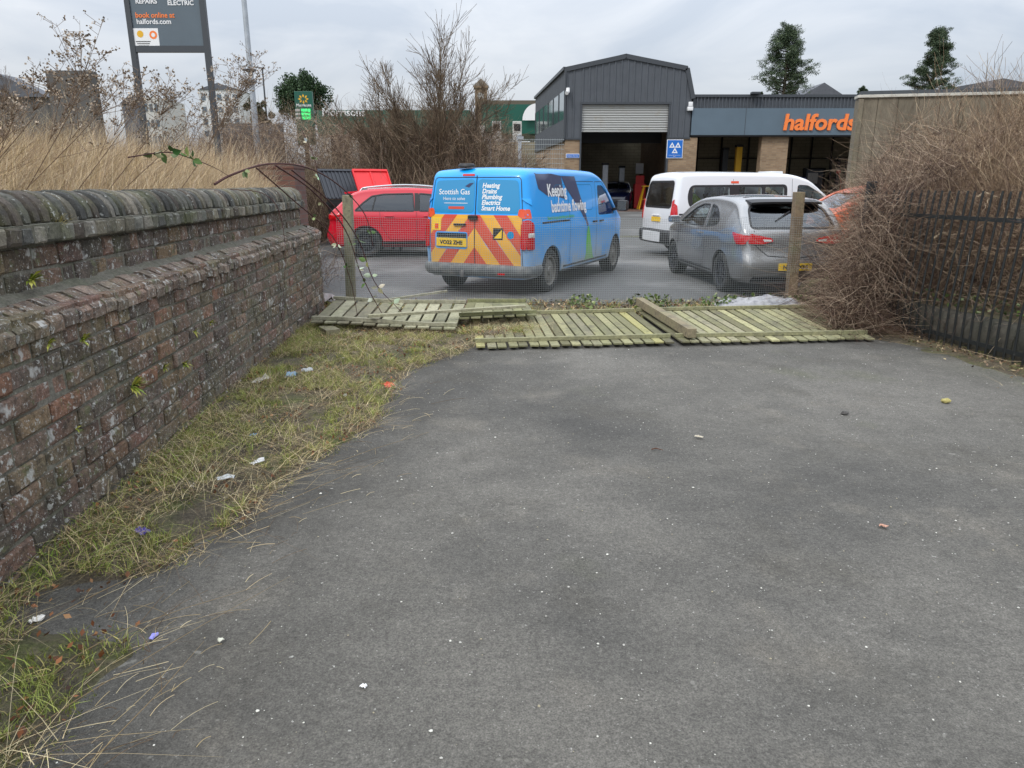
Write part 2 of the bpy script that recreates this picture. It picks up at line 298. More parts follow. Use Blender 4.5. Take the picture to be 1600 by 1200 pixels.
# ------------------------------------------------ vehicles (local: rear face at x=0, forward +x, left +y, wheels on z=0)
def interp(pts):
    xs = [p[0] for p in pts]; ys = [p[1] for p in pts]; n = len(xs)
    d = [(ys[i+1]-ys[i])/(xs[i+1]-xs[i]) for i in range(n-1)]; m = [d[0]]+[0 if d[i-1]*d[i] <= 0 else 2*d[i-1]*d[i]/(d[i-1]+d[i]) for i in range(1, n-1)]+[d[-1]]
    def f(x):
        if x <= xs[0]: return ys[0]
        if x >= xs[-1]: return ys[-1]
        i = 0
        while x > xs[i+1]: i += 1
        h = xs[i+1]-xs[i]; t = (x-xs[i])/h
        return (2*t**3-3*t**2+1)*ys[i]+(t**3-2*t**2+t)*h*m[i]+(-2*t**3+3*t**2)*ys[i+1]+(t**3-t**2)*h*m[i+1]
    return f
def sstep(t): t = max(0, min(1, t)); return t*t*(3-2*t)
def hull(sp, inset=0.0, floor=None, x0=None, x1=None):
    zt, W = sp['zt'], sp['W']; x0 = 0 if x0 is None else x0; x1 = sp['L'] if x1 is None else x1
    xs = []; n = 46
    for i in range(n+1): xs.append(x0+(x1-x0)*i/n)
    xs += [x0+e for e in (.006, .02, .045, .07, .14)]+[x1-e for e in (.006, .02, .05)]; xs = sorted(set(xs))
    vs = []; K = None
    for x in xs:
        wv = W(x)-inset; top = zt(x)-inset; zb = sp['zb'](x) if floor is None else floor
        top = max(top, zb+.12); r = min(sp.get('r', .11), (top-zb)*.35); belt = min(sp['belt'](x), top-r-.02); tum = sp['tum']
        def yw(z):
            y = wv
            if z > belt: y -= tum*(z-belt)**1.15
            if z < .5: y -= .055*((.5-z)/.3)**1.6
            y += sp.get('crease', .012)*math.exp(-((z-sp.get('cz', .82))/.07)**2)
            return max(y, .05)
        half = [(0, zb), (yw(zb+.05)*.5, zb), (yw(zb+.05)-.06, zb), (yw(zb+.05), zb+.05)]
        for i in range(1, 9): z = zb+.05+(belt-zb-.05)*i/8; half.append((yw(z), z))
        for i in range(1, 6): z = belt+(top-r-belt)*i/5; half.append((yw(z), z))
        ye = half[-1][0]
        for i in range(1, 6):
            a = math.pi/2*i/5; half.append((ye-r*1.25*(1-math.cos(a))*.98, top-r+r*math.sin(a)))
        yr = half[-1][0]; cr = sp.get('crown', .035)*min(1, (top-.3))
        for i in range(1, 4): t = 1-i/3; half.append((yr*t, top+cr*(1-t*t)))
        ring = half+[(-y, z) for y, z in half[-2:0:-1]]; K = len(ring)
        for y, z in ring:
            sh = sp['shear'](z)*(1-sstep(x/.9)) if 'shear' in sp else 0
            vs.append((x+sh, y, z))
    fs = []
    m = len(xs)
    for i in range(m-1):
        for k in range(K): fs.append((i*K+k, i*K+(k+1) % K, (i+1)*K+(k+1) % K, (i+1)*K+k))
    H = K//2         # end caps as ladders across the section, so that they stay planar strips
    for base, fl in ((0, False), ((m-1)*K, True)):
        for i in range(1, H):
            a, b = base+i, base+(K-i) % K; c, d = base+i+1, base+(K-i-1) % K
            f = (a, c, d, b) if c != d else (a, c, b)
            fs.append(f if fl else f[::-1])
        fs.append((base, base+1, base+K-1) if fl else (base+K-1, base+1, base))
    return vs, fs
def raw_obj(vs, fs):
    me = bpy.data.meshes.new('tmp'); me.from_pydata([tuple(v) for v in vs], [], fs); bm = bmesh.new(); bm.from_mesh(me); bmesh.ops.recalc_face_normals(bm, faces=bm.faces[:]); bm.to_mesh(me); bm.free()
    o = bpy.data.objects.new('tmp', me); COL.objects.link(o); return o
def rounded(pts, r=.05, n=4):        # round the corners of a 2D outline
    o = []; m = len(pts)
    for i in range(m):
        p = Vector(pts[i]); a = Vector(pts[i-1])-p; b = Vector(pts[(i+1) % m])-p; rr = min(r, a.length*.45, b.length*.45)
        A = p+a.normalized()*rr; B = p+b.normalized()*rr
        for k in range(n+1): t = k/n; o.append(tuple((1-t)**2*A+2*t*(1-t)*p+t*t*B))
    return o
class Car:
    def __init__(s, name, sp, label, cat, loc, head, group=None):
        s.sp = sp; s.root = empty(name, loc, head, label=label, cat=cat, group=group)
        vs, fs = hull(sp); o = raw_obj(vs, fs); me = o.data
        bm = bmesh.new(); bm.from_mesh(me); s.bvh = BVHTree.FromBMesh(bm); bm.free()
        iv, jf = hull(sp, .05, sp.get('floor', .76), .09, sp['L']-.5)
        ivn = len(vs); bmi = raw_obj(iv, jf); bm = bmesh.new(); bm.from_mesh(bmi.data); bmesh.ops.reverse_faces(bm, faces=bm.faces[:]); bm.to_mesh(bmi.data); bm.free()
        bm = bmesh.new(); bm.from_mesh(o.data); bm.from_mesh(bmi.data); bm.to_mesh(o.data); bm.free(); bpy.data.objects.remove(bmi)
        cut = []; c = MB()
        for wx in sp['axles']:
            for sd in (-1, 1):
                ca = sp['W'](wx); pts = [(wx+sp['arch']*math.cos(a), sp['wr']+sp['arch']*math.sin(a)) for a in [2*math.pi*k/36 for k in range(36)]]
                b = [Vector((p[0], sd*(ca-.27), p[1])) for p in pts]+[Vector((p[0], sd*(ca+.2), p[1])) for p in pts]
                c.add(b, [tuple(range(36)), tuple(range(36, 72))]+[(i, (i+1) % 36, 36+(i+1) % 36, 36+i) for i in range(36)])
        cut.append(c)
        c = MB()
        for pl in sp.get('side', []):
            n = len(pl); b = [Vector((p[0], y, p[1])) for y in (-1.5, 1.5) for p in pl]
            c.add(b, [tuple(range(n)), tuple(range(n, 2*n))]+[(i, (i+1) % n, n+(i+1) % n, n+i) for i in range(n)])
        cut.append(c); c = MB()
        for pl, xa, xb in sp.get('ends', []):
            n = len(pl); b = [Vector((x, p[0], p[1])) for x in (xa, xb) for p in pl]
            c.add(b, [tuple(range(n)), tuple(range(n, 2*n))]+[(i, (i+1) % n, n+(i+1) % n, n+i) for i in range(n)])
        cut.append(c); tmp = []
        for c in cut:
            if not c.v: continue
            k = raw_obj(c.v, c.f); tmp.append(k); md = o.modifiers.new('b', 'BOOLEAN'); md.operation = 'DIFFERENCE'; md.solver = 'EXACT'; md.object = k
        dg = bpy.context.evaluated_depsgraph_get(); me2 = bpy.data.meshes.new_from_object(o.evaluated_get(dg)); me2.name = 'body'
        for k in tmp+[o]: bpy.data.objects.remove(k)
        me2.materials.clear(); me2.polygons.foreach_set('use_smooth', [True]*len(me2.polygons)); me2.set_sharp_from_angle(angle=R(32))
        s.body = link('body', me2, sp['paint'], s.root)
    def hit(s, ax, a, b):
        if ax == 'R': o, d = Vector((a, -3, b)), Vector((0, 1, 0))
        elif ax == 'L': o, d = Vector((a, 3, b)), Vector((0, -1, 0))
        elif ax == 'B': o, d = Vector((-3, a, b)), Vector((1, 0, 0))
        elif ax == 'F': o, d = Vector((9, a, b)), Vector((-1, 0, 0))
        else: o, d = Vector((a, b, 5)), Vector((0, 0, -1))
        h = s.bvh.ray_cast(o, d)
        return (h[0], h[1] if h[1].dot(d) < 0 else -h[1]) if h[0] else (None, None)
    def drape(s, name, pl, ax, m, off=.004, grid=.12, parent=None, faces=None, th=0, **kw):
        pts = [Vector(p) for p in pl]
        if faces is None:
            n = len(pts); ed = [(i, (i+1) % n) for i in range(n)]; xs = [p.x for p in pts]; ys = [p.y for p in pts]; inner = []
            x = min(xs)+grid/2
            while x < max(xs):
                y = min(ys)+grid/2
                while y < max(ys):
                    ins = False; j = n-1
                    for i in range(n):
                        if (ys[i] > y) != (ys[j] > y) and x < (xs[j]-xs[i])*(y-ys[i])/(ys[j]-ys[i])+xs[i]: ins = not ins
                        j = i
                    if ins: inner.append(Vector((x, y)))
                    y += grid
                x += grid
            vv, _, faces, *_ = geometry.delaunay_2d_cdt(pts+inner, ed, [list(range(n))], 1, 1e-5); pts = vv
        V = []; ok = []
        for p in pts:
            h, nn = s.hit(ax, p.x, p.y); ok.append(h is not None); V.append(h+nn*off if h is not None else Vector((0, 0, 0)))
        F = [f for f in faces if all(ok[i] for i in f)]
        if not F: return None
        mb = MB(); mb.add(V, F)
        if th:
            b = len(V); V2 = []
            for p in pts: h, nn = s.hit(ax, p.x, p.y); V2.append(h+nn*(off+th) if h is not None else Vector((0, 0, 0)))
            mb.add(V2, F); cnt = {}
            for f in F:
                for i in range(len(f)): e = (f[i], f[(i+1) % len(f)]); k = tuple(sorted(e)); cnt[k] = cnt.get(k, 0)+1
            mb.f += [(e[0], e[1], b+e[1], b+e[0]) for e, c in cnt.items() if c == 1]
        me = mb.mesh(name)
        if th:
            bm = bmesh.new(); bm.from_mesh(me); bmesh.ops.recalc_face_normals(bm, faces=bm.faces[:]); bm.to_mesh(me); bm.free()
        me.polygons.foreach_set('use_smooth', [True]*len(me.polygons)); me.set_sharp_from_angle(angle=R(40))
        return link(name, me, m, parent or s.root, **kw)
    def line(s, name, pts, ax, m, w=.012, off=.003, closed=False, parent=None, th=0):   # a seam or trim ribbon
        P = [Vector(p) for p in pts]; 
        if closed: P.append(P[0])
        Q = []
        for i in range(len(P)-1):
            k = max(1, int((P[i+1]-P[i]).length/.1)); Q += [P[i].lerp(P[i+1], j/k) for j in range(k)]
        Q.append(P[-1]); V = []; F = []
        for i, p in enumerate(Q):
            t = (Q[min(i+1, len(Q)-1)]-Q[max(i-1, 0)]).normalized(); nn = Vector((-t.y, t.x))*w/2; V += [p+nn, p-nn]
            if i: F.append((2*i-2, 2*i-1, 2*i+1, 2*i))
        return s.drape(name, V, ax, m, off, faces=F, parent=parent or s.body, th=th)
    def text(s, body, at_, size, ax, m, parent=None, shear=0, bold=.0, align='LEFT', sx=1.0, name='lettering', off=.006):
        vs, fs = text2d(body, size, shear, bold, align, sx); flip = -1 if ax in 'BL' else 1
        return s.drape(name, [(at_[0]*1+flip*v[0], at_[1]+v[1]) for v in vs], ax, m, off, faces=fs, parent=parent)
    def wheel(s, wx, sd, rimm, R_=None, wd=.21, spokes=5):
        r = R_ or s.sp['wr']; y = sd*(s.sp['W'](wx)-.03); T = Matrix.Translation((wx, y, r)) @ Matrix.Rotation(-sd*math.pi/2, 4, 'X')
        w_ = empty('wheel'); w_.parent = s.root
        t = MB(); t.lathe([(r*.66, -wd), (r*.93, -wd), (r, -wd*.86), (r, -wd*.1), (r*.975, -wd*.03), (r*.9, .008), (r*.72, .004), (r*.68, -.012), (r*.66, -.05)], 40, T)
        for k in range(60):
            a = 2*math.pi*k/60; t.box(T @ Vector((r*1.001*math.cos(a), r*1.001*math.sin(a), -wd*.5)), (.012, .018, wd*.75), (T @ Matrix.Rotation(a, 4, 'Z')).to_3x3().to_4x4())
        t.build('tyre', M['rubber'], w_, 35)
        d = MB(); d.lathe([(r*.70, -.012), (r*.68, .0), (r*.63, -.006), (r*.6, -.06), (r*.58, -.1), (0.01, -.12)], 40, T)
        if spokes:
            for k in range(spokes):
                a = 2*math.pi*k/spokes+.3; Mx = T @ Matrix.Rotation(a, 4, 'Z')
                for e in (-1, 1): d.add([Mx @ Vector(p) for p in [(r*.08, e*.045-.02, -.015), (r*.08, e*.045+.02, -.015), (r*.64, e*.035-.014, -.012), (r*.64, e*.035+.014, -.012), (r*.08, e*.045-.02, -.06), (r*.08, e*.045+.02, -.06), (r*.64, e*.035-.014, -.07), (r*.64, e*.035+.014, -.07)]],
                           [(0, 1, 3, 2), (0, 2, 6, 4), (1, 5, 7, 3), (2, 3, 7, 6)])
            d.lathe([(r*.2, -.05), (r*.19, -.01), (r*.12, -.004), (.001, -.004)], 20, T)
        else:
            d.lathe([(r*.55, -.06), (r*.5, -.03), (r*.3, -.015), (r*.22, -.02), (r*.18, .004), (.001, .006)], 30, T)
            for k in range(12): a = 2*math.pi*k/12; d.box(T @ Vector((r*.44*math.cos(a), r*.44*math.sin(a), -.028)), (.03, .02, .012), T.to_3x3().to_4x4())
        d.build('rim', rimm, w_, 35)
        a_ = MB(); ar = s.sp['arch']-.004
        yo, yi = sd*(s.sp['W'](wx)-.03), sd*(s.sp['W'](wx)-.265); vs = []; fs = []
        for i in range(19):
            a = math.pi*i/18*1.15-.24; vs += [(wx+ar*math.cos(a), yo, r+ar*math.sin(a)), (wx+ar*math.cos(a), yi, r+ar*math.sin(a))]
            if i: fs.append((2*i-2, 2*i-1, 2*i+1, 2*i))
        a_.add(vs, fs); a_.build('wheel_arch_liner', M['black'], s.root)
    def wheels(s, rimm, spokes=5):
        for wx in s.sp['axles']:
            for sd in (-1, 1): s.wheel(wx, sd, rimm, spokes=spokes)
        b = MB(); xa, xb = s.sp['axles']; b.box(((xa+xb)/2, 0, .27), (xb-xa+.6, 1.2, .12)); b.build('underbody', M['black'], s.root)
    def seats(s, spots, m=None, h=.52):
        for x, y in spots:
            b = MB(); T = Matrix.Rotation(R(-14), 4, 'Y'); b.box((x, y, .78+h/2), (.14, .46, h), T, .05); b.box((x-.09, y, .78+h+.09), (.1, .26, .17), T, .04)
            b.box((x-.06, y-.05, .78+h), (.012, .012, .1)); b.box((x-.06, y+.05, .78+h), (.012, .012, .1)); b.box((x+.28, y, .82), (.5, .46, .12), None, .05)
            b.build('seat', m or M['seat'], s.root, 35)
    def mirror(s, x, z, sd, m, sz=(.12, .22, .2)):
        y = sd*(s.sp['W'](x)+.02); b = MB(); b.box((x, y+sd*(sz[1]/2+.04), z+.06), sz, Matrix.Rotation(sd*.15, 4, 'Z'), .045); b.bar((x, y-sd*.06, z-.02), (x, y+sd*.08, z+.02), .08, .05, ch=.01)
        o = b.build('mirror', m, s.root, 35); g = MB(); g.box((x-sz[0]/2-.003, y+sd*(sz[1]/2+.04), z+.06), (.006, sz[1]*.82, sz[2]*.8), Matrix.Rotation(sd*.15, 4, 'Z')); g.build('mirror_glass', M['chrome'], o)
    def handle(s, ax, x, z, m, wd=.19):
        h, nn = s.hit(ax, x, z)
        if h is None: return
        d = Vector((1, 0, 0)) if ax in 'RL' else Vector((0, 1, 0)); b = MB(); b.bar(h-d*wd/2+nn*.03, h+d*wd/2+nn*.03, .03, .022, up=nn, ch=.008); b.bar(h-d*wd*.45, h-d*wd*.45+nn*.03, .025, .03); b.bar(h+d*wd*.45, h+d*wd*.45+nn*.03, .025, .03)
        b.build('door_handle', m, s.root, 35)
    def plate(s, ax, txt, y, z, sz=(.52, .11), off=.008, visible=None):
        y0, z0, y1, z1 = y-sz[0]/2, z-sz[1]/2, y+sz[0]/2, z+sz[1]/2
        h, nn = s.hit(ax, y, z); b = MB(); x = h.x-off-.006
        b.box((x, y, z), (.012, sz[0], sz[1]), None, .004); p = b.build('number_plate', M['plate'], s.root)
        if not txt: return
        vs, fs = text2d(txt, .082 if sz[0] > .4 else .07, 0, .0035, 'CENTER', 1.08); t = MB(); t.add([(x-.0085, y-v[0], z-.029+v[1]) for v in vs], fs); t.build('lettering', M['ink'], p)
_tc = {}
def text2d(body, size, shear=0, bold=0, align='LEFT', sx=1.0):
    key = (body, size, shear, bold, align, sx)
    if key in _tc: return _tc[key]
    cu = bpy.data.curves.new('t', 'FONT'); cu.body = body; cu.size = size; cu.shear = shear; cu.offset = bold; cu.align_x = align; cu.resolution_u = 3; cu.fill_mode = 'FRONT'; cu.space_line = .95
    o = bpy.data.objects.new('t', cu); COL.objects.link(o); dg = bpy.context.evaluated_depsgraph_get(); dg.update(); me = bpy.data.meshes.new_from_object(o.evaluated_get(dg))
    r = ([(v.co.x*sx, v.co.y) for v in me.vertices], [tuple(p.vertices) for p in me.polygons]); bpy.data.objects.remove(o); _tc[key] = r
    return r
def panel_text(body, loc, X, U, size, m, parent, th=.004, **kw):   # lettering on a flat panel: X right, U up
    vs, fs = text2d(body, size, **kw); X = Vector(X).normalized(); U = Vector(U).normalized(); Nn = X.cross(U); loc = Vector(loc)
    b = MB(); b.add([loc+X*v[0]+U*v[1]+Nn*th for v in vs], fs); return b.build('lettering', m, parent)
def clip_poly(poly, x0, y0, x1, y1):
    for ax, lim, sg in ((0, x0, 1), (0, x1, -1), (1, y0, 1), (1, y1, -1)):
        o = []
        for i in range(len(poly)):
            a, b = poly[i-1], poly[i]; ia, ib = sg*(a[ax]-lim) >= 0, sg*(b[ax]-lim) >= 0
            if ia != ib: t = (lim-a[ax])/(b[ax]-a[ax]); o.append((a[0]+(b[0]-a[0])*t, a[1]+(b[1]-a[1])*t))
            if ib: o.append(b)
        poly = o
        if not poly: return []
    return poly
C0 = lambda v: (lambda x: v)
def band(car, name, zlo, zhi, xend, out, m, W=None, round_=.16):     # a bumper wrapped round the rear
    Wd = car.sp['W']; path = []
    for i in range(6): x = xend*(1-i/5)+.12*(i/5); path.append((x, Wd(max(x, .15))+out*.35))
    y0 = path[-1][1]
    for i in range(1, 8): a = math.pi/2*i/7; path.append((.12-(.12+out)*math.sin(a), y0-round_*(1-math.cos(a))))
    path.append((-out-.01, 0)); full = path+[(p[0], -p[1]) for p in path[-2::-1]]
    vs = []; fs = []; n = len(full)
    for i, (x, y) in enumerate(full):
        a = Vector(full[max(i-1, 0)]); b = Vector(full[min(i+1, n-1)]); t = (b-a).normalized(); nn = Vector((t.y, -t.x))*-1
        c = Vector((1.2, 0))-Vector((x, y)); nn = nn if nn.dot(c) < 0 else -nn
        for o_, z in ((-.12, zhi+.02), (-.02, zhi), (0, zhi-.03), (.0, (zlo+zhi)/2), (-.015, zlo+.04), (-.05, zlo), (-.14, zlo)): vs.append((x+nn.x*o_, y+nn.y*o_, z))
        if i: fs += [(7*(i-1)+k, 7*i+k, 7*i+k+1, 7*(i-1)+k+1) for k in range(6)]
    b = MB(); b.add(vs, fs); return b.build(name, m, car.root, 40)
# ---- the blue service van
def make_blue_van():
    zt = interp([(0, 1.78), (.03, 1.83), (.12, 1.875), (.4, 1.895), (2, 1.91), (2.9, 1.895), (3.3, 1.82), (3.75, 1.55), (4.15, 1.23), (4.4, 1.12), (4.75, 1.0), (4.9, .86), (4.96, .68)])
    W = interp([(0, .80), (.01, .84), (.045, .885), (.1, .92), (.3, .945), (1.0, .96), (3.6, .955), (4.2, .935), (4.6, .86), (4.85, .7), (4.96, .5)])
    side = rounded([(2.98, 1.13), (3.05, 1.66), (3.33, 1.655), (3.56, 1.53), (3.95, 1.2), (3.93, 1.13)], .06)
    sp = dict(L=4.96, zt=zt, W=W, zb=C0(.27), belt=C0(1.05), tum=.15, r=.1, crown=.03, axles=(.80, 4.075), wr=.34, arch=.40, side=[side], ends=[(rounded([(-.7, 1.27), (.7, 1.27), (.62, 1.72), (-.62, 1.72)], .08), 3.2, 6)],
              paint=M['hblue'], shear=lambda z: .13*max(0, z-1.0)**1.1-.02*math.exp(-((z-.75)/.2)**2), cz=.98, crease=.008)
    hd = R(64); o = Vector((-.22, 11.85, 0))-Vector((math.cos(hd), math.sin(hd), 0))*.8
    c = Car('service_van', sp, 'blue gas engineer van with red and yellow chevron rear doors, behind the wire mesh', 'van', o, hd)
    c.wheels(M['steelrim'], 0)
    for ax in 'RL': c.drape('window', side, ax, M['glass'], -.012)
    c.drape('windscreen', rounded([(-.7, 1.27), (.7, 1.27), (.62, 1.72), (-.62, 1.72)], .08), 'F', M['glass'], -.012)
    c.seats([(2.95, .45), (2.95, -.42)]); b = MB(); b.box((2.72, 0, 1.25), (.04, 1.7, 1.0)); b.build('bulkhead', M['black'], c.root)
    # rear doors: chevrons
    doors = MB()
    zones = [(-.80, .39, .80, 1.225)]; P = .29
    for k in range(-3, 16):
        m_ = M['chevred'] if k % 2 else M['chevyel']; polys = []
        for sgn in (1, -1):
            z0 = .0+k*P-1.0; s_ = 1.25
            q = [(0, z0), (sgn*1.0, z0-s_), (sgn*1.0, z0-s_+P), (0, z0+P)]
            a = clip_poly(q if sgn > 0 else q[::-1], -.79 if sgn < 0 else .006, .41, -.006 if sgn < 0 else .79, 1.22)
            if len(a) > 2 and abs(sum(a[i-1][0]*a[i][1]-a[i][0]*a[i-1][1] for i in range(len(a)))) > .004: polys.append(a)
        for a in polys: c.drape('chevron', a, 'B', m_, .004, .045, parent=c.body)
    # window vinyl on both doors, seams
    for sg in (1, -1): c.drape('rear_window', rounded([(sg*.03, 1.25), (sg*.76, 1.25), (sg*.70, 1.725), (sg*.03, 1.745)], .06), 'B', M['windowblue'], .004, .1)
    c.line('door_seam', [(0, .40), (0, 1.80)], 'B', M['ink'], .014, .006)
    c.line('door_seam', rounded([(-.815, .42), (-.80, 1.2), (-.735, 1.77), (.735, 1.77), (.80, 1.2), (.815, .42)], .06), 'B', M['ink'], .010, .005)
    c.drape('plate_recess', rounded([(.12, .70), (.70, .70), (.70, .96), (.12, .96)], .05), 'B', M['hblue'], .008, .1); c.drape('plate_lamp_bar', [(.14, .875), (.66, .875), (.66, .94), (.14, .94)], 'B', M['black'], .012, .1, th=.01)
    c.plate('B', 'VO22 ZHE', .40, .80, (.54, .13), .014)
    c.handle('B', .26, 1.07, M['black'], .2); h, nn = c.hit('B', .0, 1.2); b = MB(); b.box((h.x-.03, .03, 1.18), (.05, .16, .07), None, .02); b.build('camera_housing', M['black'], c.root, 40)
    c.drape('brake_light', rounded([(.04, 1.79), (.25, 1.79), (.25, 1.82), (.04, 1.82)], .01), 'B', M['redlight'], .006)
    b = MB(); b.lathe([(.001, .05), (.09, .048), (.11, .03), (.115, 0)], 24, Matrix.Translation((.22, .25, 1.93)) @ Matrix.Diagonal((1, 1.2, 1, 1))); b.build('roof_beacon', M['black'], c.root, 40)
    b = MB(); b.tube([(.9, -.45, 1.9), (.85, -.45, 1.99)], .006, 6); b.build('aerial', M['black'], c.root)
    for sd in (1, -1):
        lam = c.drape('tail_light', rounded([(sd*.86, .72), (sd*.80, .73), (sd*.795, 1.1), (sd*.86, 1.14)][::1], .02), 'B', M['redlight'], .012, .06, th=.02)
        ax = 'L' if sd > 0 else 'R'
        l2 = c.drape('tail_light', rounded([(.012, .72), (.012, 1.14), (.06, 1.16), (.13, 1.10), (.14, .72)], .03), ax, M['redlight'], .004, .03, th=.018)
        c.drape('reversing_lens', rounded([(.03, .90), (.03, .965), (.12, .965), (.13, .90)], .01), ax, M['clearlight'], .026, .04, parent=l2)
        c.drape('reflector_panel', rounded([(sd*.80, 1.17), (sd*.84, 1.17), (sd*.81, 1.31), (sd*.74, 1.31), (sd*.72, 1.22)], .02), 'B', M['orangelight'], .009, .06); c.drape('reflector_panel', rounded([(.012, 1.17), (.12, 1.17), (.11, 1.31), (.02, 1.31)], .02), ax, M['orangelight'], .007, .06)
        c.mirror(3.88, 1.22, sd, M['black'])
        # side seams
        c.line('door_seam', [(1.55, .42), (1.55, 1.74)], ax, M['ink'], .009); c.line('door_seam', [(2.86, .42), (2.86, 1.1), (2.93, 1.72), (3.32, 1.72), (4.02, 1.16), (4.02, .48), (3.95, .42)], ax, M['ink'], .010)
        c.line('door_seam', [(1.55, 1.72), (2.86, 1.72)], ax, M['ink'], .008); c.line('door_rail', [(.42, 1.10), (1.53, 1.10)], ax, M['ink'], .028)
        c.line('panel_crease', rounded([(.95, 1.28), (1.0, 1.66), (2.75, 1.67), (2.7, 1.24), (1.0, 1.24)], .1), ax, M['windowblue'], .008, closed=True)
        c.handle(ax, 2.72, 1.03, M['black'], .15); c.handle(ax, 3.08, 1.03, M['black'], .15)
        c.drape('hinge', [(.03, 1.36), (.15, 1.36), (.15, 1.46), (.06, 1.46)], ax, M['hblue'], .004, .1, th=.015)
        c.line('sill_strip', [(1.3, .33), (3.5, .33)], ax, M['bumper'], .10, .004, th=.01)
    # right side livery
    b1 = c.drape('livery_band', [(.35, 1.83), (.42, 1.60), (.70, 1.50), (.95, 1.5), (.95, 1.83)], 'R', M['navy'], .003, .09)
    c.drape('livery_band', [(1.35, 1.80), (1.95, 1.80), (2.30, 1.18), (2.42, .98), (2.36, .96), (2.1, 1.2), (1.5, 1.62)], 'R', M['navy'], .0035, .09)
    c.drape('livery_band', [(.95, 1.50), (1.40, 1.44), (1.35, 1.80), (.95, 1.83)], 'R', M['navy'], .0025, .09)
    c.drape('livery_wedge', [(2.38, .96), (2.44, .96), (2.78, .38), (2.30, .38)], 'R', M['greenvinyl'], .003, .09)
    c.text('Keeping', (.72, 1.49), .26, 'R', M['white'], bold=.007, sx=.92); c.text('bathtime flowing', (.80, 1.25), .25, 'R', M['white'], bold=.007, sx=.92)
    c.text('Search for gas plumbing and electrics', (.62, 1.14), .075, 'R', M['greenvinyl'], bold=.001)
    # rear lettering
    c.text('Scottish Gas', (.66, 1.52), .115, 'B', M['white'], bold=.001, sx=.95); c.text('Here to solve', (.58, 1.435), .07, 'B', M['white'])
    c.line('lettering_rule', [(.14, 1.39), (.56, 1.39)], 'B', M['white'], .008, .007); c.drape('lettering', rounded([(.20, 1.30), (.48, 1.30), (.48, 1.34), (.20, 1.34)], .01), 'B', M['chevred'], .006)
    for i, t in enumerate(('Heating', 'Drains', 'Plumbing', 'Electrics', 'Smart Home')): c.text(t, (-.10, 1.62-.083*i), .095, 'B', M['white'], shear=.2, bold=.003, sx=.98)
    c.drape('logo_flame', [(.13, 1.62), (.20, 1.64), (.12, 1.685), (.05, 1.69)], 'B', M['navy'], .007)
    c.drape('sticker', [(.60, .98), (.76, .98), (.76, 1.17), (.60, 1.17)], 'B', M['plate'], .007); c.drape('sticker_mark', [(.65, 1.0), (.71, 1.0), (.71, 1.08), (.65, 1.08)], 'B', M['orangelight'], .0095)
    c.drape('sticker', [(-.32, .86), (-.49, .86), (-.49, 1.03), (-.32, 1.03)], 'B', M['ink'], .007); c.drape('sticker_mark', [(-.34, .88), (-.47, .88), (-.47, 1.01)], 'B', M['plate'], .009)
    rd = [(-.62+.075*math.cos(a), .93+.075*math.sin(a)) for a in [2*math.pi*k/20 for k in range(20)]]; c.drape('round_sticker', rd, 'B', M['orangelight'], .007)
    c.drape('round_sticker_mark', [(-.62+.058*math.cos(a), .93+.058*math.sin(a)) for a in [2*math.pi*k/20 for k in range(20)]], 'B', M['windowblue'], .009)
    band(c, 'bumper', .30, .47, .38, .09, M['bumper'], round_=.2)
    b = MB(); b.lathe([(.001, .05), (.03, .04), (.035, 0), (.02, -.04)], 16, Matrix.Translation((-.14, .16, .34))); b.box((0, .16, .30), (.3, .05, .03)); b.build('tow_ball', M['rim'], c.root, 40)
    c.drape('rear_fog_lamp', [(-.45, .345), (-.57, .345), (-.57, .375), (-.45, .375)], 'B', M['redlight'], .12)
    return c
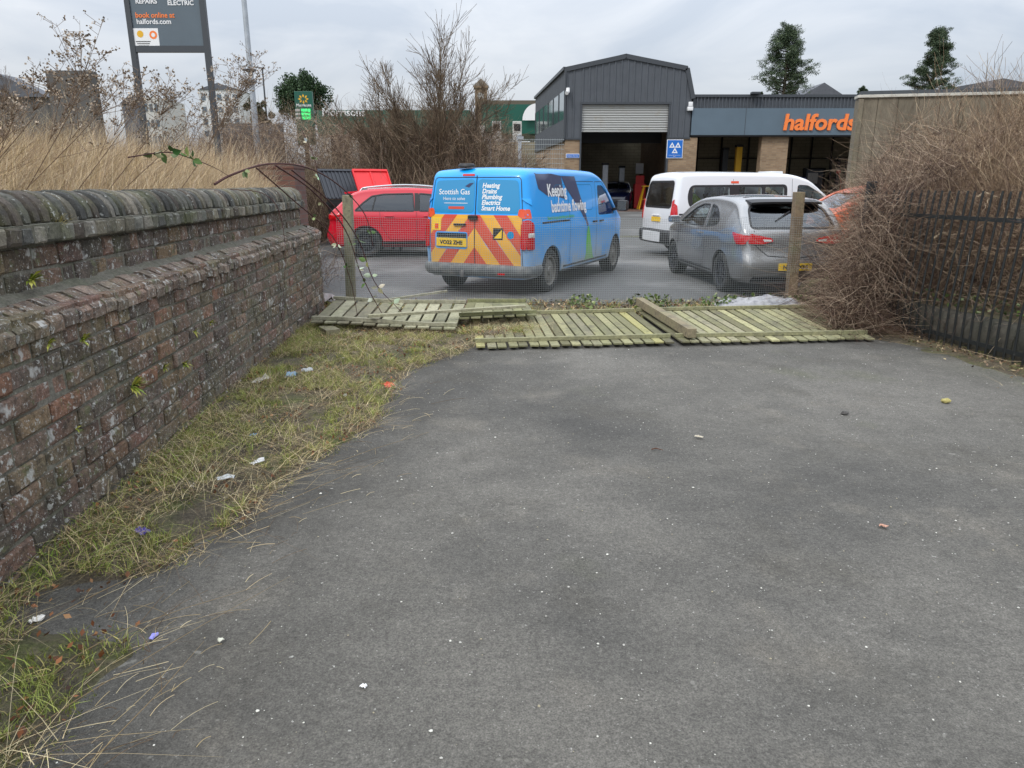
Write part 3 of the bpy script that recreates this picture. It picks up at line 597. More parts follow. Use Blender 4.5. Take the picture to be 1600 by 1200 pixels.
def make_white_van():
    zt = interp([(0, 1.80), (.03, 1.87), (.15, 1.92), (1, 1.94), (2.9, 1.92), (3.5, 1.80), (3.95, 1.50), (4.45, 1.16), (4.8, 1.03), (5.0, .9), (5.1, .65)])
    W = interp([(0, .80), (.01, .84), (.05, .89), (.12, .925), (.5, .94), (4.2, .94), (4.7, .86), (5.0, .68), (5.1, .5)])
    gl = rounded([(.40, 1.14), (.34, 1.4), (.42, 1.66), (2.95, 1.68), (2.95, 1.14)], .12); fd = rounded([(3.2, 1.12), (3.24, 1.66), (3.5, 1.65), (3.78, 1.5), (4.28, 1.17), (4.26, 1.12)], .05)
    holes = [rounded([(.48, 1.2), (.48, 1.61), (1.42, 1.62), (1.42, 1.2)], .05), rounded([(1.68, 1.2), (1.68, 1.62), (2.26, 1.62), (2.26, 1.2)], .05), rounded([(2.36, 1.2), (2.36, 1.62), (2.86, 1.62), (2.86, 1.2)], .05)]
    rw = rounded([(-.74, 1.15), (.74, 1.15), (.68, 1.74), (-.68, 1.74)], .1)
    sp = dict(L=5.1, zt=zt, W=W, zb=C0(.28), belt=C0(1.05), tum=.13, r=.09, crown=.04, axles=(.95, 4.07), wr=.335, arch=.39, side=holes+[fd], ends=[(rounded([(-.6, 1.24), (.6, 1.24), (.56, 1.68), (-.56, 1.68)], .08), 3.3, 6), (rw, -.5, .35)], paint=M['whitepaint'], shear=lambda z: .16*max(0, z-1.0)**1.1)
    hd = R(13); pr = Vector((3.74, 17.0, 0)); dv = Vector((math.cos(hd), math.sin(hd), 0)); pv = Vector((-dv.y, dv.x, 0)); o = pr+pv*.9
    c = Car('minibus', sp, 'white minibus with dark side glass parked beyond the grey hatchback', 'minibus', o, hd); c.wheels(M['steelrim'], 0)
    for ax in 'RL':
        # black glazing surround: a ring between outline and holes
        pts = [Vector(p) for p in gl]; faces = [list(range(len(gl)))]; n0 = len(gl); ed = [(i, (i+1) % n0) for i in range(n0)]; al = list(pts)
        for h in holes: b0 = len(al); al += [Vector(p) for p in h]; ed += [(b0+i, b0+(i+1) % len(h)) for i in range(len(h))]
        vv, _, fc, *_ = geometry.delaunay_2d_cdt(al, ed, [], 1, 1e-5)
        def inside(p, poly):
            r = False; j = len(poly)-1
            for i in range(len(poly)):
                if (poly[i][1] > p.y) != (poly[j][1] > p.y) and p.x < (poly[j][0]-poly[i][0])*(p.y-poly[i][1])/(poly[j][1]-poly[i][1])+poly[i][0]: r = not r
                j = i
            return r
        keep = [f for f in fc if (lambda q: inside(q, gl) and not any(inside(q, h) for h in holes))(sum((vv[i] for i in f), Vector((0, 0)))/len(f))]
        c.drape('window_surround', vv, ax, M['black'], .004, faces=keep)
        for h in holes: c.drape('window', h, ax, M['glass'], -.006)
        c.drape('window', fd, ax, M['glass'], -.01); c.line('window_divider', [(3.55, 1.14), (3.66, 1.56)], ax, M['black'], .03, .003)
        c.line('window_seal', fd, ax, M['black'], .02, .002, closed=True)
        for xx in (1.52, 3.08): c.line('door_seam', [(xx, .42), (xx, 1.80)], ax, M['ink'], .008)
        c.line('door_seam', [(4.3, .45), (4.3, 1.12)], ax, M['ink'], .008)
        c.line('rub_strip', [(.15, 1.0), (3.0, 1.0)], ax, M['black'], .035, .002, th=.012); c.drape('lower_trim', rounded([(1.4, .30), (1.4, .62), (3.55, .62), (3.55, .30)], .03), ax, M['black'], .003, .1, th=.012)
        c.drape('tail_light', rounded([(.012, .86), (.012, 1.22), (.05, 1.26), (.11, 1.2), (.12, .86)], .03), ax, M['redlight'], .004, .03, th=.02)
        c.mirror(4.2, 1.2, -1 if ax == 'R' else 1, M['black'])
    for sg in (1, -1): c.drape('tail_light', rounded([(sg*.865, .86), (sg*.80, .86), (sg*.80, 1.3), (sg*.83, 1.34)], .02), 'B', M['redlight'], .008, .06, th=.02)
    c.drape('rear_window', rw, 'B', M['darkglass'], -.008, .12); c.line('rear_window_seal', rw, 'B', M['black'], .05, .004, closed=True)
    c.line('tailgate_seam', [(-.82, .62), (.82, .62)], 'B', M['ink'], .012); c.plate('B', '', 0, .86, (.5, .11)); c.handle('B', 0, .96, M['white'], .4)
    c.drape('windscreen', rounded([(-.6, 1.24), (.6, 1.24), (.56, 1.68), (-.56, 1.68)], .08), 'F', M['glass'], -.01)
    band(c, 'bumper', .30, .60, .50, .10, M['black'], round_=.2)
    b = MB(); b.box((-.118, 0, .46), (.02, 1.0, .24), None, .008); b.build('bumper_insert', M['whitepaint'], c.root)
    b = MB(); b.box((3.0, 0, 1.955), (.34, .6, .07), None, .02); b.build('roof_sign_base', M['whitepaint'], c.root, 40)
    c.drape('sticker', [(1.46, 1.70), (1.66, 1.70), (1.66, 1.75), (1.46, 1.75)], 'R', M['orangelight'], .006)
    c.seats([(1.2, .4), (1.2, -.4), (2.2, .4), (2.2, -.4), (3.3, .45), (3.3, -.42)]); b = MB(); b.box((.95, -.2, 1.28), (.1, .5, .22), Matrix.Rotation(.4, 4, 'X'), .06); b.build('high_visibility_vest', mat('hi_vis', (.6, .8, .05), .7), c.root)
    return c
def hatch_spec(paint):
    zt = interp([(0, .80), (.012, .9), (.05, 1.0), (.10, 1.06), (.22, 1.17), (.42, 1.34), (.55, 1.405), (.8, 1.45), (1.5, 1.48), (2.1, 1.45), (2.5, 1.36), (3.1, 1.04), (3.3, .97), (3.75, .84), (3.96, .68), (4.02, .5)])
    W = interp([(0, .66), (.01, .70), (.05, .76), (.12, .80), (.35, .845), (.75, .872), (1.5, .865), (3.0, .865), (3.4, .85), (3.8, .72), (4.02, .45)])
    door = rounded([(1.58, .99), (1.66, 1.345), (2.0, 1.345), (2.3, 1.27), (2.82, 1.02), (2.80, .985)], .04); q = rounded([(.95, 1.09), (1.08, 1.2), (1.3, 1.31), (1.56, 1.35), (1.48, .99), (1.02, 1.04)], .04)
    rw = rounded([(-.66, 1.03), (.66, 1.03), (.60, 1.30), (.52, 1.355), (-.52, 1.355), (-.60, 1.30)], .07)
    return dict(L=4.02, zt=zt, W=W, zb=C0(.22), belt=C0(.95), tum=.42, r=.07, crown=.03, axles=(.71, 3.22), wr=.315, arch=.355, side=[door, q], ends=[(rounded([(-.6, 1.08), (.6, 1.08), (.5, 1.34), (-.5, 1.34)], .08), 2.3, 5), (rw, -.5, .62)],
                paint=paint, shear=lambda z: -.10*math.exp(-((z-.48)/.17)**2)+.04*max(0, z-.8), cz=.86, crease=.02, floor=.70), door, q, rw
def make_hatch(name, label, loc, hd, paint, plate, detail=True, group=None):
    sp, door, q, rw = hatch_spec(paint); c = Car(name, sp, label, 'car', loc, hd, group); c.wheels(M['darkrim'], 5)
    for ax in 'RL':
        c.drape('window', door, ax, M['glass'], -.01); c.drape('window', q, ax, M['glass'], -.01); c.line('window_seal', door, ax, M['black'], .022, .002, closed=True); c.line('window_seal', q, ax, M['black'], .022, .002, closed=True)
        c.line('door_seam', [(1.5, .96), (1.47, .5), (1.6, .33), (2.8, .33), (2.88, .5), (2.86, .96)], ax, M['ink'], .008); c.handle(ax, 1.66, .88, paint, .16); c.mirror(2.68, 1.0, 1 if ax == 'L' else -1, paint, (.14, .2, .13))
        c.line('sill_strip', [(1.15, .27), (2.8, .27)], ax, M['black'], .09, .003, th=.01)
        sd = 1 if ax == 'L' else -1
        c.drape('tail_light', rounded([(.02, .80), (.02, .93), (.30, .965), (.16, .80)], .03), ax, M['redlight'], .006, .04, th=.015)
        l = c.drape('tail_light', rounded([(sd*.72, .81), (sd*.69, .95), (sd*.36, .885), (sd*.33, .84), (sd*.5, .80)], .03), 'B', M['redlight'], .008, .05, th=.015)
        c.drape('reversing_lens', rounded([(sd*.48, .835), (sd*.50, .87), (sd*.37, .865), (sd*.36, .84)], .01), 'B', M['clearlight'], .027, .05, parent=l)
    c.drape('rear_window', rw, 'B', M['darkglass'], -.008, .1); c.line('rear_window_seal', rw, 'B', M['black'], .03, .004, closed=True)
    c.drape('windscreen', rounded([(-.6, 1.08), (.6, 1.08), (.5, 1.34), (-.5, 1.34)], .08), 'F', M['glass'], -.01)
    b = MB(); vs = []; n = 12
    for i in range(n+1):
        y = -.56+1.12*i/n; e = 1-(abs(y)/.56)**4; vs += [(.62, y, 1.44+.01*e), (.36-.05*e, y, 1.40+.012*e), (.37-.05*e, y, 1.37+.012*e), (.60, y, 1.395)]
    b.add(vs, [(4*i+k, 4*i+(k+1) % 4, 4*i+4+(k+1) % 4, 4*i+4+k) for i in range(n) for k in range(4)]+[(0, 1, 2, 3), (4*n, 4*n+1, 4*n+2, 4*n+3)]); b.build('spoiler', M['black'] if detail else paint, c.root, 40)
    c.line('tailgate_seam', [(-.62, 1.0), (-.60, .78), (-.42, .63), (0, .60), (.42, .63), (.60, .78), (.62, 1.0)], 'B', M['ink'], .012, .003)
    c.drape('lower_bumper', rounded([(-.66, .24), (.66, .24), (.62, .33), (-.62, .33)], .03), 'B', M['black'], .004, .1, th=.01)
    c.line('bumper_chrome', [(-.6, .345), (.6, .345)], 'B', paint, .03, .004, th=.015)
    rd = lambda rr, yy, zz: [(yy+rr*math.cos(a), zz+rr*math.sin(a)) for a in [2*math.pi*k/20 for k in range(20)]]
    bd = c.drape('badge', rd(.05, 0, .80), 'B', M['chrome'], .006, th=.006); c.drape('badge_mark', rd(.036, 0, .80), 'B', M['black'], .0135, parent=bd)
    c.plate('B', plate, 0, .47, (.52, .11)); c.seats([(.95, .38), (.95, -.38), (1.9, .38), (1.9, -.38)])
    b = MB(); b.tube([(.30, -.02, 1.27), (.17, .25, 1.13)], .012, 6); b.lathe([(.03, .02), (.03, -.02), (.001, -.02)], 10, Matrix.Translation((.10, -.02, 1.09))); b.build('rear_wiper', M['black'], c.root)
    return c
def make_red_car():
    zt = interp([(0, .92), (.012, 1.0), (.06, 1.06), (.2, 1.18), (.45, 1.40), (.6, 1.49), (.9, 1.56), (1.8, 1.60), (2.5, 1.57), (3.0, 1.42), (3.5, 1.12), (3.7, 1.06), (4.2, .95), (4.42, .78), (4.5, .5)])
    W = interp([(0, .68), (.01, .72), (.05, .78), (.12, .82), (.4, .875), (.9, .90), (3.4, .895), (4.0, .83), (4.3, .7), (4.5, .45)])
    rear = rounded([(.62, 1.08), (.80, 1.25), (1.02, 1.41), (1.3, 1.455), (1.98, 1.47), (2.0, 1.07)], .03); fr = rounded([(2.12, 1.07), (2.12, 1.47), (2.5, 1.44), (2.8, 1.33), (3.2, 1.11), (3.2, 1.07)], .04)
    rw = rounded([(-.66, 1.12), (.66, 1.12), (.58, 1.42), (-.58, 1.42)], .07)
    sp = dict(L=4.5, zt=zt, W=W, zb=C0(.25), belt=C0(1.0), tum=.38, r=.07, crown=.03, axles=(.85, 3.55), wr=.345, arch=.40, side=[rear, fr], ends=[(rounded([(-.6, 1.16), (.6, 1.16), (.5, 1.42), (-.5, 1.42)], .08), 2.6, 5), (rw, -.5, .62)], paint=M['redpaint'], shear=lambda z: -.09*math.exp(-((z-.5)/.2)**2), cz=.9, crease=.02)
    hd = R(4); dv = Vector((math.cos(hd), math.sin(hd), 0)); pv = Vector((-dv.y, dv.x, 0)); wr_ = Vector((-3.45, 17.1, 0)); o = wr_-dv*.85+pv*.88
    c = Car('estate_car', sp, 'red estate car with silver roof rails parked left of the blue van', 'car', o, hd); c.wheels(M['darkrim'], 5)
    for ax in 'RL':
        c.drape('window', rear, ax, M['darkglass'], -.01); c.drape('window', fr, ax, M['darkglass'], -.01); c.line('window_seal', rear, ax, M['black'], .03, .003, closed=True); c.line('window_seal', fr, ax, M['black'], .03, .003, closed=True)
        c.line('window_pillar', [(1.02, 1.09), (1.12, 1.43)], ax, M['black'], .03, .004); c.line('door_pillar', [(2.06, 1.07), (2.06, 1.48)], ax, M['black'], .09, .004)
        c.line('door_seam', [(1.2, 1.06), (1.22, .75), (1.42, .42), (2.05, .4), (2.06, 1.05)], ax, M['ink'], .008); c.line('door_seam', [(2.06, .4), (3.1, .4), (3.2, .6), (3.2, 1.05)], ax, M['ink'], .008)
        c.handle(ax, 1.42, .96, M['redpaint'], .18); c.handle(ax, 2.32, .96, M['redpaint'], .18); c.mirror(3.05, 1.1, 1 if ax == 'L' else -1, M['redpaint'])
        c.line('sill_strip', [(1.25, .33), (3.1, .33)], ax, M['black'], .10, .003, th=.012); sd = 1 if ax == 'L' else -1
        c.drape('tail_light', rounded([(.02, .88), (.02, 1.0), (.32, 1.03), (.2, .88)], .03), ax, M['redlight'], .006, .04, th=.015); c.drape('tail_light', rounded([(sd*.75, .88), (sd*.72, 1.0), (sd*.42, .97), (sd*.42, .9)], .03), 'B', M['redlight'], .008, .05, th=.015)
        b = MB(); pts = [(x, sd*.63, zt(x)+.045+.02*math.sin((x-.8)/1.9*math.pi)) for x in [.8+.1*k for k in range(20)]]; pts = [(pts[0][0]-.06, pts[0][1], pts[0][2]-.06)]+pts+[(pts[-1][0]+.08, pts[-1][1], pts[-1][2]-.08)]
        b.tube(pts, .018, 8); b.box((.85, sd*.63, zt(.85)+.015), (.12, .04, .06)); b.box((2.6, sd*.63, zt(2.6)), (.12, .04, .08)); b.build('roof_rail', M['silver'], c.root, 40)
    c.drape('roof_sky_sheen', rounded([(.62, -.60), (2.75, -.56), (2.75, .56), (.62, .60)], .05), 'T', M['silver'], .004, .1)  # silver sheet over the red roof: the sky's reflection painted in as colour
    c.drape('rear_window', rw, 'B', M['darkglass'], -.008, .1); c.drape('windscreen', rounded([(-.6, 1.16), (.6, 1.16), (.5, 1.42), (-.5, 1.42)], .08), 'F', M['glass'], -.01)
    c.drape('lower_bumper', rounded([(-.7, .26), (.7, .26), (.68, .42), (-.68, .42)], .03), 'B', M['black'], .004, .1, th=.01); c.plate('B', '', 0, .78, (.5, .11)); c.seats([(1.1, .4), (1.1, -.4), (2.1, .4), (2.1, -.4)])
    b = MB(); vs = []; n = 12
    for i in range(n+1):
        y = -.6+1.2*i/n; e = 1-(abs(y)/.6)**4; vs += [(.72, y, 1.535+.01*e), (.36-.04*e, y, 1.50), (.38-.04*e, y, 1.46), (.7, y, 1.49)]
    b.add(vs, [(4*i+k, 4*i+(k+1) % 4, 4*i+4+(k+1) % 4, 4*i+4+k) for i in range(n) for k in range(4)]+[(0, 1, 2, 3), (4*n, 4*n+1, 4*n+2, 4*n+3)]); b.build('spoiler', M['redpaint'], c.root, 40)
    return c
blue_van = make_blue_van(); white_van = make_white_van()
hd = R(95); dv = Vector((math.cos(hd), math.sin(hd), 0)); pv = Vector((-dv.y, dv.x, 0))
grey = make_hatch('hatchback', 'grey metallic three door hatchback behind the right hand fence post', Vector((3.33, 11.5, 0))-dv*.71-pv*.86, hd, M['greypaint'], 'NA15 XPS')
red_car = make_red_car()
hd = R(180); orange_car = make_hatch('hatchback', 'orange hatchback mostly hidden behind the dead brambles', Vector((9.6, 14.9, 0)), hd, M['vanorange'], ''); orange_car.root.scale = (1.08, 1.08, 1.13)
hd = R(-97); bay_car = make_hatch('hatchback', 'dark blue hatchback parked inside the open workshop bay', Vector((6.05, 43.2, .42)), hd, M['darkblue'], '')
# ------------------------------------------------ ground sheets
def rise(y): return .42*sstep((y-22)/12)
def sheet(name, x0, x1, y0, y1, step, zf, m, poly=None, **kw):
    nx = max(1, int((x1-x0)/step)); ny = max(1, int((y1-y0)/step)); V = []; F = []
    for j in range(ny+1):
        for i in range(nx+1): x = x0+(x1-x0)*i/nx; y = y0+(y1-y0)*j/ny; V.append((x, y, zf(x, y)))
    for j in range(ny):
        for i in range(nx):
            if poly and not poly(x0+(x1-x0)*(i+.5)/nx, y0+(y1-y0)*(j+.5)/ny): continue
            a = j*(nx+1)+i; F.append((a, a+1, a+nx+2, a+nx+1))
    return link(name, np_mesh(name, V, F), m, kind='structure', **kw)
nz = lambda x, y, s, z=0: noise.noise(Vector((x*s, y*s, z)))
xs = [-1500, -200, -60, -20, 20, 60, 200, 1500]; ys = [-300, -20, 22, 26, 30, 34, 80, 300, 1800]
V = [(x, y, rise(y)-.02) for y in ys for x in xs]; n = len(xs)
link('ground', np_mesh('ground', V, [(j*n+i, j*n+i+1, (j+1)*n+i+1, (j+1)*n+i) for j in range(len(ys)-1) for i in range(n-1)]), M['earth'], kind='structure')

sheet('car_park', -9, 26, 9.9, 36, 1.0, lambda x, y: rise(y)+.002, M['carpark'])
# verge soil between wall and drive: right edge as a noisy line
EDGE = interp([(-2, -1.9), (1.0, -1.60), (1.76, -1.42), (2.15, -1.33), (2.36, -1.42), (2.55, -1.75), (2.85, -1.48), (3.4, -1.36), (4.1, -1.2), (5.0, -.95), (6.1, -.95), (6.9, -.62), (7.5, -.25), (7.9, .4), (9.2, 1.0)])
def edge(y): return EDGE(y)+.09*nz(0, y, 2.2)+.05*nz(3, y, 7)
drive = sheet('driveway', -3.2, 9, -3, 9.3, .1, lambda x, y: .004*nz(x, y, .8)-.004, M['asphalt']); dm = drive.data; dc = dm.color_attributes.new('Col', 'FLOAT_COLOR', 'POINT'); cv_ = []
for v in dm.vertices:      # damp silt washed along the verge and the right hand edge
    x, y = v.co.x, v.co.y; g1 = sstep(1-(x-edge(y)-.25*nz(x, y, 1.3)-.1)/.9)*.42; g2 = sstep(1-(4.9-.2*(y-6.4)-x-.3*nz(x, y, .9))/1.1)*.25; g3 = .2*sstep((y-6.2+.5*nz(x, y, 1))/1.0); k = 1.04-max(g1, g3)-.3*min(g1, g3); cv_ += [k*(1-g2*.3), k*(1-g2*.1), k*(1-g2*.9), 1]
dc.data.foreach_set('color', cv_)
def wallx(y): return -1.855-.061*(y+1.2)
gapf = lambda x, y: 1 if x < -2 else sstep((abs(y-2.55+.12*nz(x, y, 4))-.10)/.22)
sheet('verge', -3.6, 1.6, -1.5, 9.0, .04, lambda x, y: -.016+gapf(x, y)*sstep((edge(y)-x+.03*nz(x, y, 9))/.10)*.020+gapf(x, y)*(.05*sstep((edge(y)-x)/.6)+.035*max(0, nz(x, y, 3.5))*sstep((edge(y)-x)/.3)), M['soil'], lambda x, y: x < edge(y)+.10)
sheet('verge', -3.9, 6.6, 9.0, 10.6, .07, lambda x, y: .012+.03*nz(x, y, 2)+.03*nz(x, y, 7), M['soil'], lambda x, y: y < 10.25+.25*nz(x, 0, 1.3)+.1*nz(x, 1, 5))
sheet('verge', 3.4, 12, 4.2, 9.1, .07, lambda x, y: .008+.02*abs(nz(x, y, 3))+.25*sstep((x-railx(y)-.05)/.5), M['soil'], lambda x, y: x > railx(y)-.22+.18*nz(0, y, 1.6)+.06*nz(0, y, 6)) if False else None
railx = lambda y: 4.81-.2*(y-6.47)
sheet('verge', 3.4, 14, 4.2, 20, .06, lambda x, y: -.012+.02*sstep((x-railx(min(y, 9.6))+.42+.22*nz(0, y, 1.6)+.08*nz(x, y, 6))/.3)+.012*abs(nz(x, y, 3))+.34*sstep((x-railx(y)-.02)/.25)+.5*sstep((x-railx(y)-.6)/4), M['soil'], lambda x, y: x > railx(min(y, 9.6))-.85 and (y < 10.4 or x > 5.4+(y-10.4)*.42))
# raised ground behind the wall
def bankz(x, y): return 1.42+.08*nz(x, y, .7)+.30*sstep((-2.9-x)/2.6)+.3*sstep((-6-x)/8)
bank_in = lambda x, y: x < -2.30-.061*y-.26*max(0, y-9.3)
sheet('raised_bank', -60, -2.3, -4, 46, .35, lambda x, y: bankz(x, y)*(1 if bank_in(x, y-.4) and bank_in(x+.3, y) else .75), M['soil'], bank_in)
sheet('embankment', -40, 3.4, 23, 60, 1.0, lambda x, y: rise(y)-.05+(2.0+.3*nz(x, y, .2))*sstep((y-24-max(0, (x+1.6))*3)/7), M['soil'])
# ------------------------------------------------ the old brick wall
def wall_path():
    P = []; s = 0; p = Vector((-1.855, -1.2)); ang = math.pi/2+.062; ds = .02
    while s < 15:
        P.append((s, p.copy(), ang)); p = p+Vector((math.cos(ang), math.sin(ang)))*ds; s += ds
        if 10.55 < s < 12.7: ang += ds/1.45
    return P
WP = wall_path()
def wp(s, out, z):
    i = max(0, min(len(WP)-1, int(s/.02))); _, p, a = WP[i]; f = s-WP[i][0]
    return Vector((p.x+math.cos(a)*f+math.sin(a)*out, p.y+math.sin(a)*f-math.cos(a)*out, z))
BR = [srgb(h) for h in ('6e5e56', '745e56', '665c58', '7a665a', '5e5854', '6e6256', '746858', '6a6250', '6a524c', '786a54', '544f4b', '80604f', '6e605a', '6c5c52', '625a50')]
def brick(mb, s0, s1, z0, z1, o0, depth, ch=.010, j=.0065, col=None, slope=0):
    c = col or random.choice(BR); k = random.uniform(.78, 1.5); c = tuple(x*k for x in c); r = lambda: random.uniform(-j, j); o = o0+random.uniform(-j, j)*1.4
    def q(s, z, oo): return wp(s, oo+slope*(z-z0), z)
    b = [(s0, z0), (s1, z0), (s1, z1), (s0, z1)]; sg = [(1, 1), (-1, 1), (-1, -1), (1, -1)]
    V = [q(s, z, o-depth) for s, z in b]+[q(s, z, o-ch) for s, z in b]+[q(s+ch*a+r()*.8, z+ch*e+r()*.8, o+r()*.6) for (s, z), (a, e) in zip(b, sg)]
    F = [(8, 9, 10, 11)]+[(4+i, 4+(i+1) % 4, 8+(i+1) % 4, 8+i) for i in range(4)]+[(i, (i+1) % 4, 4+(i+1) % 4, 4+i) for i in range(4)]
    mb.add(V, F, c)
wall = empty('brick_boundary_wall', (-2.1, 2, 0), label='old dark brick boundary wall with rounded coping along the left of the drive', cat='wall')
wall_off = Matrix.Translation((2.1, -2, 0))
mb = MB(); SE = 14.6; ch_ = .103; z = -.02; row = 0
while z < 1.02:
    s = .0+random.uniform(-.2, 0); h = ch_-.012
    while s < SE:
        l = .25 if (row % 3 and random.random() < .85) or random.random() < .35 else .122
        l += random.uniform(-.006, .006); wz = .006*math.sin(s*1.3+row); brick(mb, s, s+l, z+wz, z+h+wz, .0, .06); s += l+.011
    z += ch_; row += 1
mb.build('lower_brickwork', M['brick'], wall).matrix_local = wall_off
mb = MB(); s = 0
while s < SE:                     # sloping plinth bricks
    l = random.uniform(.108, .125); k = random.choice([srgb(h) for h in ('8a8078', '7c726a', '968c82', '84746a', '6e6660')]); f = random.uniform(.8, 1.3); c = tuple(x*f for x in k); r = lambda a: random.uniform(-a, a)
    dz = r(.008); pr = [(.022, .995), (.026, 1.045), (.012, 1.062), (-.125, 1.128), (-.15, 1.128), (-.15, .99)]
    V = [wp(s+(.004 if i in (1, 2, 3) else 0), o+r(.004), z+dz+r(.002)) for i, (o, z) in enumerate(pr)]+[wp(s+l-(.004 if i in (1, 2, 3) else 0), o+r(.004), z+dz+r(.002)) for i, (o, z) in enumerate(pr)]
    mb.add(V, [(i, (i+1) % 6, 6+(i+1) % 6, 6+i) for i in range(6)]+[tuple(range(6)), tuple(range(6, 12))], c); s += l+.010
mb.build('plinth_course', M['brick'], wall).matrix_local = wall_off
mb = MB(); z = 1.14
for row, h in ((0, .12), (1, .12)):
    if row == 0: z = 1.125
    s = -.1*row
    while s < 13:
        l = .225 if random.random() < .6 else .115; brick(mb, s, s+l, z, z+.110, -.235, .06, col=random.choice(BR[:5]+BR[9:11])); s += l+.011
    z += .122
mb.build('upper_brickwork', M['brick'], wall).matrix_local = wall_off
CP = [srgb(h) for h in ('6b6a62', '5a5a55', '77736a', '4c4c49', '6f6a5c', '80796d', '585048')]
mb = MB(); s = 0
while s < 13.1:
    l = random.uniform(.100, .116); brick(mb, s, s+l, 1.375, 1.460, -.165, .16, .012, .008, random.choice(CP)); s += l+.010
mb.build('oversailing_course', M['cope'], wall).matrix_local = wall_off
mb = MB(); s = 0
while s < 13.2:                   # rounded coping bricks on edge
    l = random.uniform(.068, .084); f = random.uniform(.6, 1.15); c = tuple(x*f for x in random.choice(CP)); dz = random.uniform(-.007, .007); lean = random.uniform(-.012, .012); do = random.uniform(-.008, .008); V = []
    pr = [(-.20, 1.465)]+[(-.36+.175*math.copysign(abs(math.cos(a))**.8, math.cos(a)), 1.475+.15*math.sin(a)) for a in [math.pi*k/9 for k in range(0, 10)]]+[(-.53, 1.465)]
    m_ = len(pr)
    for e, (ss, ins) in enumerate(((s, .03), (s+.012, 0), (s+l-.012, 0), (s+l, .03))):
        for o, zz in pr: cx, cz = -.36, 1.47; V.append(wp(ss+lean*(zz-1.46)*6, cx+(o-cx)*(1-ins*4)+do+random.uniform(-.002, .002), cz+(zz-cz)*(1-ins*4)+dz+random.uniform(-.002, .002)))
    F = [(e*m_+i, e*m_+i+1, (e+1)*m_+i+1, (e+1)*m_+i) for e in range(3) for i in range(m_-1)]+[tuple(range(m_)), tuple(range(3*m_, 4*m_))]
    mb.add(V, F, c); s += l+.009
mb.build('coping', M['cope'], wall, 50).matrix_local = wall_off
mb = MB(); prof = [(-.012, -.05), (-.012, .99), (-.02, 1.015), (-.135, 1.09), (-.15, 1.112), (-.225, 1.150), (-.245, 1.16), (-.246, 1.375), (-.18, 1.39), (-.178, 1.465), (-.225, 1.475), (-.26, 1.53), (-.31, 1.58), (-.40, 1.585), (-.46, 1.55), (-.5, 1.47), (-.51, 1.0)]
V = []; F = []; K = len(prof); cnt = 0; s = 0
while s < 13.3:
    for i, (o, z) in enumerate(prof): e = .006*noise.noise(Vector((s*9, z*9, 0))); V.append(wp(s, o+e, z+(.014*noise.noise(Vector((s*5, 3, i))) if 4 <= i <= 6 else 0)))
    if cnt: F += [((cnt-1)*K+i, cnt*K+i, cnt*K+i+1, (cnt-1)*K+i+1) for i in range(K-1)]
    cnt += 1; s += .06
mb.add(V, F); mb.build('mortar_core', M['mortar'], wall, 60).matrix_local = wall_off
mb = MB(); V = []; F = []; cnt = 0; s = 13.0; K = 4
while s < 14.8:
    for o, z in ((-.012, -.05), (-.012, .99), (-.1, 1.08), (-.3, 1.1)): V.append(wp(s, o, z))
    if cnt: F += [((cnt-1)*K+i, cnt*K+i, cnt*K+i+1, (cnt-1)*K+i+1) for i in range(K-1)]
    cnt += 1; s += .1
mb.add(V, F); mb.build('mortar_core', M['mortar'], wall, 60).matrix_local = wall_off
# small ferns and tufts growing out of the joints
def fern(name, loc, n, size, cols, label, cat='fern', up=.5, group=None, parent=None, wd=.5):
    loc = Vector(loc); V = []; F = []; C = []; b = 0
    for i in range(n):
        a = random.uniform(-1.3, 1.3); l = size*random.uniform(.5, 1.1); d = Vector((random.uniform(.3, .9), math.sin(a), up+random.uniform(-.4, .6))).normalized(); sd = d.cross(Vector((random.uniform(-.3, .3), .3, 1))).normalized()
        c = np.array(random.choice(cols))*random.uniform(.7, 1.3); st = 5
        for k in range(st+1):
            t = k/st; p = d*l*t+Vector((0, 0, -.45*l*t*t)); ww = l*.11*wd*math.sin(math.pi*min(1, .15+.85*t))*(1.35 if k % 2 else .6)
            V += [p+sd*ww, p-sd*ww]; C += [c, c]
            if k: F.append((b+2*k-2, b+2*k-1, b+2*k+1, b+2*k))
        b += 2*(st+1)
    return link(name, np_mesh(name, V, F, None, np.clip(np.array(C), 0, 1)), M['leaf'], label=label, cat=cat, group=group, parent=parent) if not loc.length else _moved(link(name, np_mesh(name, V, F, None, np.clip(np.array(C), 0, 1)), M['leaf'], label=label, cat=cat, group=group), loc)
def _moved(o, loc): o.location = loc; return o
FG = [srgb('8a9a34'), srgb('a8a848'), srgb('6a7c30'), srgb('b4b05a')]
def wall_at(px, py, upper=False):     # point on the wall face seen in that direction
    d = ray(px, py); o = Vector((0, 0, EYE)); best = None
    for i in range(0, 640): 
        q = wp(i*.02, -.23 if upper else .0, 0); t = q.x/d.x if d.x else 0
        e = abs(d.y*t-q.y)
        if best is None or e < best[0]: best = (e, o+d*t)
    return best[1]+Vector((.01, 0, 0))
